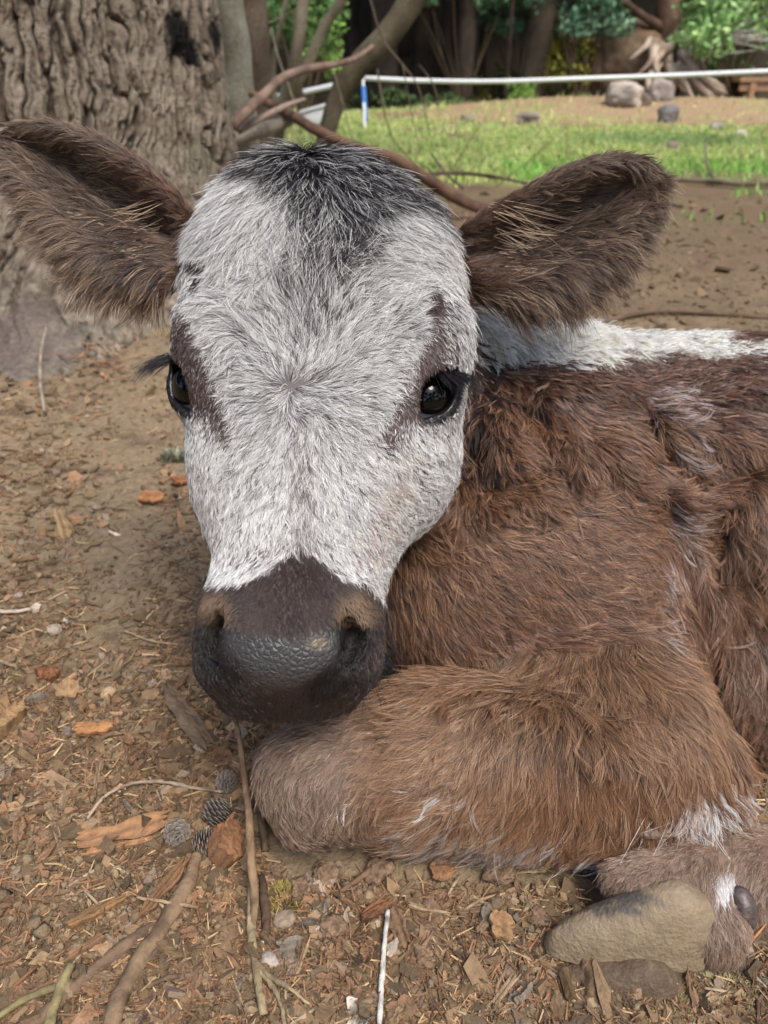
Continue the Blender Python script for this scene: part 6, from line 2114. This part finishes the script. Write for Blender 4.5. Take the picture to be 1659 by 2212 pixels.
near_stick("forked pale stalk running down to the bottom beside the upright twig",
           [([(548, 1880, .008), (548, 1950, .007), (545, 2020, .006), (552, 2090, .006), (572, 2205, .006)], [.0024, .0034, .0026, .0024, .0020], 50), ([(552, 2090, .006), (590, 2130, .008), (640, 2160, .008), (670, 2180, .005)], [.0016, .0014, .0012, .0008], 30),
            ([(552, 2095, .006), (600, 2160, .006), (620, 2240, .004)], [.0016, .0013, .001], 24)], (158, 142, 108), (118, 102, 80), 671)
near_stick("short dark stick tucked between the upright twig and the knee",
           [([(560, 1760, .012), (572, 1820, .008), (576, 1850, .006)], [.0026, .0028, .0022], 20)], (104, 88, 66), (76, 62, 48), 681)
near_stick("dark root-like stick beside the forked stalk",
           [([(566, 1900, .003), (575, 1980, .004), (578, 2050, .003)], [.0024, .0030, .0022], 30)], (92, 74, 60), (66, 52, 42), 686)
near_stick("thin white mottled twig standing out below the foreleg",
           [([(838, 1985, .009), (832, 2040, .007), (826, 2110, .005), (818, 2260, .004)], [.0013, .0017, .0016, .0015], 40)], (204, 200, 190), (130, 124, 116), 691)
near_stick("brown stick slanting up right below the knee",
           [([(735, 1935, .004), (790, 1900, .006), (835, 1858, .006), (862, 1822, .006)], [.0014, .0020, .0022, .0020], 30)], (122, 96, 76), (88, 70, 56), 701)
near_stick("pale dry straw lying left of the belly hair",
           [([(1060, 1905, .004), (1110, 1898, .005), (1178, 1890, .005)], [.0008, .0011, .0009], 20)], (176, 156, 120), (140, 120, 92), 711)
near_stick("crossed dry straws left of the clods before the hoof",
           [([(1000, 1975, .004), (1040, 1955, .006), (1090, 1940, .004)], [.001, .0012, .0008], 20), ([(1010, 1940, .004), (1050, 1965, .005), (1080, 1990, .003)], [.0008, .0010, .0008], 20)], (168, 142, 108), (120, 100, 80), 721)
near_stick("stiff orange needle right of the dewclaw",
           [([(1565, 2095, .004), (1600, 2070, .010), (1640, 2030, .016)], [.0007, .0008, .0006], 16)], (186, 130, 84), (150, 104, 70), 731)
near_stick("small bent root lying by the bottom centre",
           [([(300, 2150, .003), (340, 2130, .004), (400, 2115, .004), (460, 2120, .003)], [.0012, .0016, .0014, .001], 24)], (124, 102, 84), (90, 74, 60), 741)
near_stick("pale stick fragment at left below the bare strip",
           [([(-20, 1325, .004), (40, 1330, .005), (70, 1322, .004)], [.0018, .0022, .0016], 16)], (196, 180, 160), (150, 132, 114), 751)
near_stick("thin dry stem lying across the trodden strip",
           [([(270, 1368, .003), (330, 1392, .004), (400, 1400, .003)], [.0008, .0010, .0008], 20)], (170, 144, 116), (130, 108, 86), 761)
near_stick("crooked grey twig standing at the foot of the old tree",
           [([(100, 905, .01), (96, 860, .03), (105, 810, .05), (118, 780, .06)], [.0028, .0026, .0022, .0016], 24)], (160, 146, 128), (118, 104, 90), 771)
# twig litter copies
tp = []
for k in range(4):
    rr = np.random.default_rng(900 + k)
    pts = np.cumsum(np.r_[np.zeros((1, 3)), np.c_[np.full(5, .0055), rr.normal(0, .0012, 5), rr.normal(0, .0004, 5)]], 0)
    v, f = tube(pts - pts.mean(0), [.0006, .0010, .0009, .0005], 7, .2, 200, k, 16)
    c = ((150, 122, 96), (112, 90, 72), (178, 158, 132), (132, 96, 70))[k]
    tp.append(new_mesh("twig", v, f, m_wood, None, True, bark_cols(v, c, tuple(int(q * .75) for q in c), k, 200)))
tw_w = ["light brown", "dull brown", "pale straw coloured", "reddish brown"]
used = set()
for (u0, u1, v0, v1, nn, where) in ((0, 520, 1500, 2212, 26, "left of the folded knee"), (560, 1200, 1860, 2212, 26, "below the foreleg"), (0, 400, 900, 1500, 16, "left of the calf's head"), (1480, 1659, 2060, 2212, 5, "right of the hoof")):
    for q in range(nn):
        u, v = lr.uniform(u0, u1), lr.uniform(v0, v1); p = gpt(u, v)
        if not free(np.array([p[0]]), np.array([p[1]]), .004)[0]: continue
        k = lr.integers(0, 4)
        o = copy_tree(tp[k]) if k in used else tp[k]; used.add(k)
        place(o, u, v, lr.uniform(0, 6.28), lr.normal(0, .12, 2), .0028, lr.uniform(.5, 1.3))
        tag(o, near_label("%s thin twig" % tw_w[k], u, v), "twig", "thin twigs on the dirt")

# ---- pine cones, dry leaves, moss
def cone(label, u, v, s, seed, yaw, tilt):
    rr = np.random.default_rng(seed)
    mb = MB()
    n = 70
    for i in range(n):
        t = i / n
        a = i * 2.39996
        r_ = (math.sin(math.pi * min(1, t * .9 + .12))) ** .7
        cpt = np.array([math.cos(a) * r_ * .35, math.sin(a) * r_ * .35, t * 2 - 1]) * s
        d = np.array([math.cos(a), math.sin(a), .45]); d /= np.linalg.norm(d)
        sd_ = np.array([-math.sin(a), math.cos(a), 0])
        up = np.cross(d, sd_)
        l = s * .62 * r_ + .001; w = s * .30
        rows = []
        for q, (k1, k2) in enumerate(((0, .35), (.5, .9), (.85, .75), (1.0, .2))):
            cc = cpt + d * l * k1 + up * (-.18 * l * k1 * k1)
            rows += [cc - sd_ * w * k2, cc + sd_ * w * k2, cc + sd_ * w * k2 - up * s * .06, cc - sd_ * w * k2 - up * s * .06]
        f = []
        for q in range(3):
            for j in range(4):
                f.append((q * 4 + j, q * 4 + (j + 1) % 4, (q + 1) * 4 + (j + 1) % 4, (q + 1) * 4 + j))
        f.append((12, 13, 14, 15))
        rowsn = np.array(rows)
        k = np.repeat([0, .4, .8, 1.0], 4)[:, None]
        mb.add(rowsn, f, srgb(64, 54, 48) * (1 - k) + srgb(138, 128, 118) * k * rr.uniform(.8, 1.2))
    o = mb.build("pine_cone", m_chip, None, False)
    place(o, u, v, yaw, tilt, s * .75)
    return tag(o, label, "pine cone", "small open cones left of the knee")
cone("grey open cone farthest left, beside the bark strip", 385, 1812, .0085, 1, .3, (1.2, .2))
cone("grey open cone touching the orange lump's left side", 447, 1832, .0085, 2, 1.6, (1.4, .5))
cone("dark open cone lying above the orange lump", 470, 1768, .0095, 3, 2.6, (1.3, -.4))
cone("small dark cone hidden by the upright twig", 492, 1700, .0075, 4, .9, (1.1, .3))
m_dry = mat_vcol("dry_leaf", .7, .3, .3, 300, .2, 100)
def leafy(label, u, v, s, seed, yaw, rgb, rgb2, n=7, name="dry_leaf"):
    """a curled lobed dead leaf"""
    rr = np.random.default_rng(seed)
    na, nr = 42, 7
    a = np.linspace(0, 2 * np.pi, na, endpoint=False)
    R = .62 + .38 * np.abs(np.cos(a * n / 2)) + .08 * rr.normal(0, 1, na)
    rad = np.linspace(0.05, 1, nr)
    P = np.stack([np.outer(rad, R * np.cos(a)), np.outer(rad, R * np.sin(a)) * .75, np.zeros((nr, na))], -1) * s
    cx, cy = rr.normal(0, 1, 2)
    P[..., 2] = s * (.35 * rad[:, None] ** 2 * np.cos(a * 2 + cx)[None] * .8 + .18 * rad[:, None] * np.cos(a * 5 + cy)[None]) + .10 * s * rr.normal(0, 1, (nr, na)) * rad[:, None]
    P2 = P - np.array([0, 0, .0005])
    v_ = np.concatenate([P.reshape(-1, 3), P2.reshape(-1, 3)])
    g = np.arange(nr * na).reshape(nr, na); o_ = nr * na
    f = []
    for i in range(nr - 1):
        for j in range(na):
            k = (j + 1) % na
            f.append((g[i, j], g[i + 1, j], g[i + 1, k], g[i, k])); f.append((g[i, j] + o_, g[i, k] + o_, g[i + 1, k] + o_, g[i + 1, j] + o_))
    for j in range(na):
        k = (j + 1) % na; f.append((g[-1, j], g[-1, j] + o_, g[-1, k] + o_, g[-1, k]))
    f.append(tuple(g[0])[::-1]); f.append(tuple(g[0] + o_))
    o = new_mesh(name, v_, [tuple(int(q) for q in x) for x in f], m_dry, None, False, bark_cols(v_, rgb, rgb2, seed, 90))
    place(o, u, v, yaw, rr.normal(0, .2, 2), s * .25)
    return tag(o, label, "dry leaf", "dry curled leaves in the litter")
leafy("pale grey curled leaf right of the mossy tuft", 700, 1905, .013, 1, .4, (170, 152, 132), (120, 104, 90))
leafy("bleached fungus-edged leaf scrap below the pale curled leaf", 700, 1988, .011, 2, 1.4, (170, 156, 138), (120, 106, 92), 5)
leafy("torn grey brown leaf beside the buff pebble", 620, 2075, .011, 3, 2.2, (146, 128, 114), (104, 88, 78))
leafy("small dry leaf with white specks below the forked stalk", 595, 2060, .007, 4, .2, (170, 150, 136), (116, 98, 86), 5)
leafy("grey lichen covered leaf at the bottom near the white twig", 778, 2200, .012, 5, 1.2, (184, 178, 164), (110, 98, 84), 5)
leafy("dark dead leaf at the lower right edge", 1610, 2100, .013, 6, 2.0, (106, 92, 80), (70, 60, 52))
leafy("crinkled dead leaf at bottom left among the roots", 325, 2190, .011, 7, .8, (130, 106, 94), (92, 76, 66))
leafy("small grey leaf curl between the sticks and cones", 395, 1950, .006, 8, .8, (146, 124, 104), (100, 84, 70))
leafy("brown seed husk left of the hoof's toe", 1110, 2035, .008, 9, .8, (120, 104, 88), (84, 72, 62), 4)
leafy("dusty leaf on the dirt beside the longest stick", 470, 2170, .009, 10, 1.9, (140, 112, 96), (100, 80, 68))
def tuft(label, u, v, r_, n, hgt, rgb, seed, name="moss_tuft", cat="moss"):
    rr = np.random.default_rng(seed)
    p = gpt(u, v)
    a = rr.random(n) * 6.283; q = r_ * rr.random(n) ** .5
    x, y = p[0] + np.cos(a) * q, p[1] + np.sin(a) * q
    root = np.stack([x, y, ground_h(x, y)], -1)
    d = np.stack([np.cos(a) * .7 + rr.normal(0, .5, n), np.sin(a) * .7 + rr.normal(0, .5, n), rr.uniform(.3, 1.2, n)], -1); d /= np.linalg.norm(d, axis=1)[:, None]
    l = hgt * rr.uniform(.4, 1.2, n)
    b = np.cross(d, [0, 0, 1.0]); b /= np.linalg.norm(b, axis=1)[:, None]
    w = .0004
    tip = root + d * l[:, None]; mid = root + d * l[:, None] * .5 + np.array([0, 0, 1]) * l[:, None] * .12
    v_ = np.stack([root - b * w, root + b * w, mid + b * w, tip, mid - b * w], 1).reshape(-1, 3)
    f = np.arange(5 * n).reshape(-1, 5)
    c = np.repeat(srgb(*rgb) * np.clip(1 + .3 * rr.normal(0, 1, (n, 1)), .4, 1.8), 5, 0)
    o = new_mesh(name, v_, f, m_dry, None, False, c)
    return tag(o, label, cat)
tuft("small yellow green moss tuft right of the upright twigs", 612, 1952, .011, 900, .006, (142, 128, 70), 61)
tuft("straw coloured moss clump in the bottom right corner", 1580, 2200, .028, 2600, .0045, (150, 138, 102), 62)
tuft("pale moss clump below the lower claw", 1450, 2205, .018, 1300, .0045, (160, 146, 100), 63)
tuft("pale lichen clump lying near the calf's left cheek", 382, 990, .016, 900, .010, (150, 150, 128), 64, "lichen_clump", "lichen")
tuft("small dark green moss patch at the old tree's foot", 225, 700, .03, 900, .014, (66, 84, 34), 65)
# dry needles heaped between the roots
def needle_heap():
    rr = np.random.default_rng(88); n = 700
    u = rr.normal(215, 45, n); v = rr.normal(700, 75, n)
    t = (v - 1106) / F; z = CAM_H / (sinP + t * cosP)
    p = c2w(np.stack([(u - 829.5) * z / F, -(v - 1106) * z / F, z], -1))
    x, y = p[:, 0], p[:, 1]
    c = np.stack([x, y, ground_h(x, y) + rr.uniform(.003, .03, n)], -1)
    a = rr.random(n) * 6.283; l = rr.uniform(.006, .013, n)
    d = np.stack([np.cos(a), np.sin(a), rr.normal(0, .3, n)], -1) * l[:, None]
    b = np.stack([-np.sin(a), np.cos(a), 0 * a], -1) * .0018
    up = np.array([0, 0, .0012])
    v_ = np.stack([c - d - b, c - d + b, c + d + b, c + d - b, c - d + up, c + d + up], 1).reshape(-1, 3)
    q = np.array([[0, 1, 2, 3], [0, 3, 5, 4], [1, 4, 5, 2]])
    f = (np.arange(n)[:, None, None] * 6 + q[None]).reshape(-1, 4)
    cc = np.repeat(srgb(150, 118, 90) * np.clip(1 + .2 * rr.normal(0, 1, (n, 1)), .5, 1.5), 6, 0)
    o = new_mesh("fallen_needles", v_, f, m_chip, None, False, cc)
    tag(o, "heap of dry orange needles caught between the old tree's roots", "needles", None, "stuff")
needle_heap()
# dried mud cake under the hoof
lump_mesh("mud_cake", "cake of mud clinging beside the toe of the hoof", "mud", 1290, 2080, (.022, .010, .008), (120, 98, 76), (88, 70, 56), 71, None, .4, -.002)
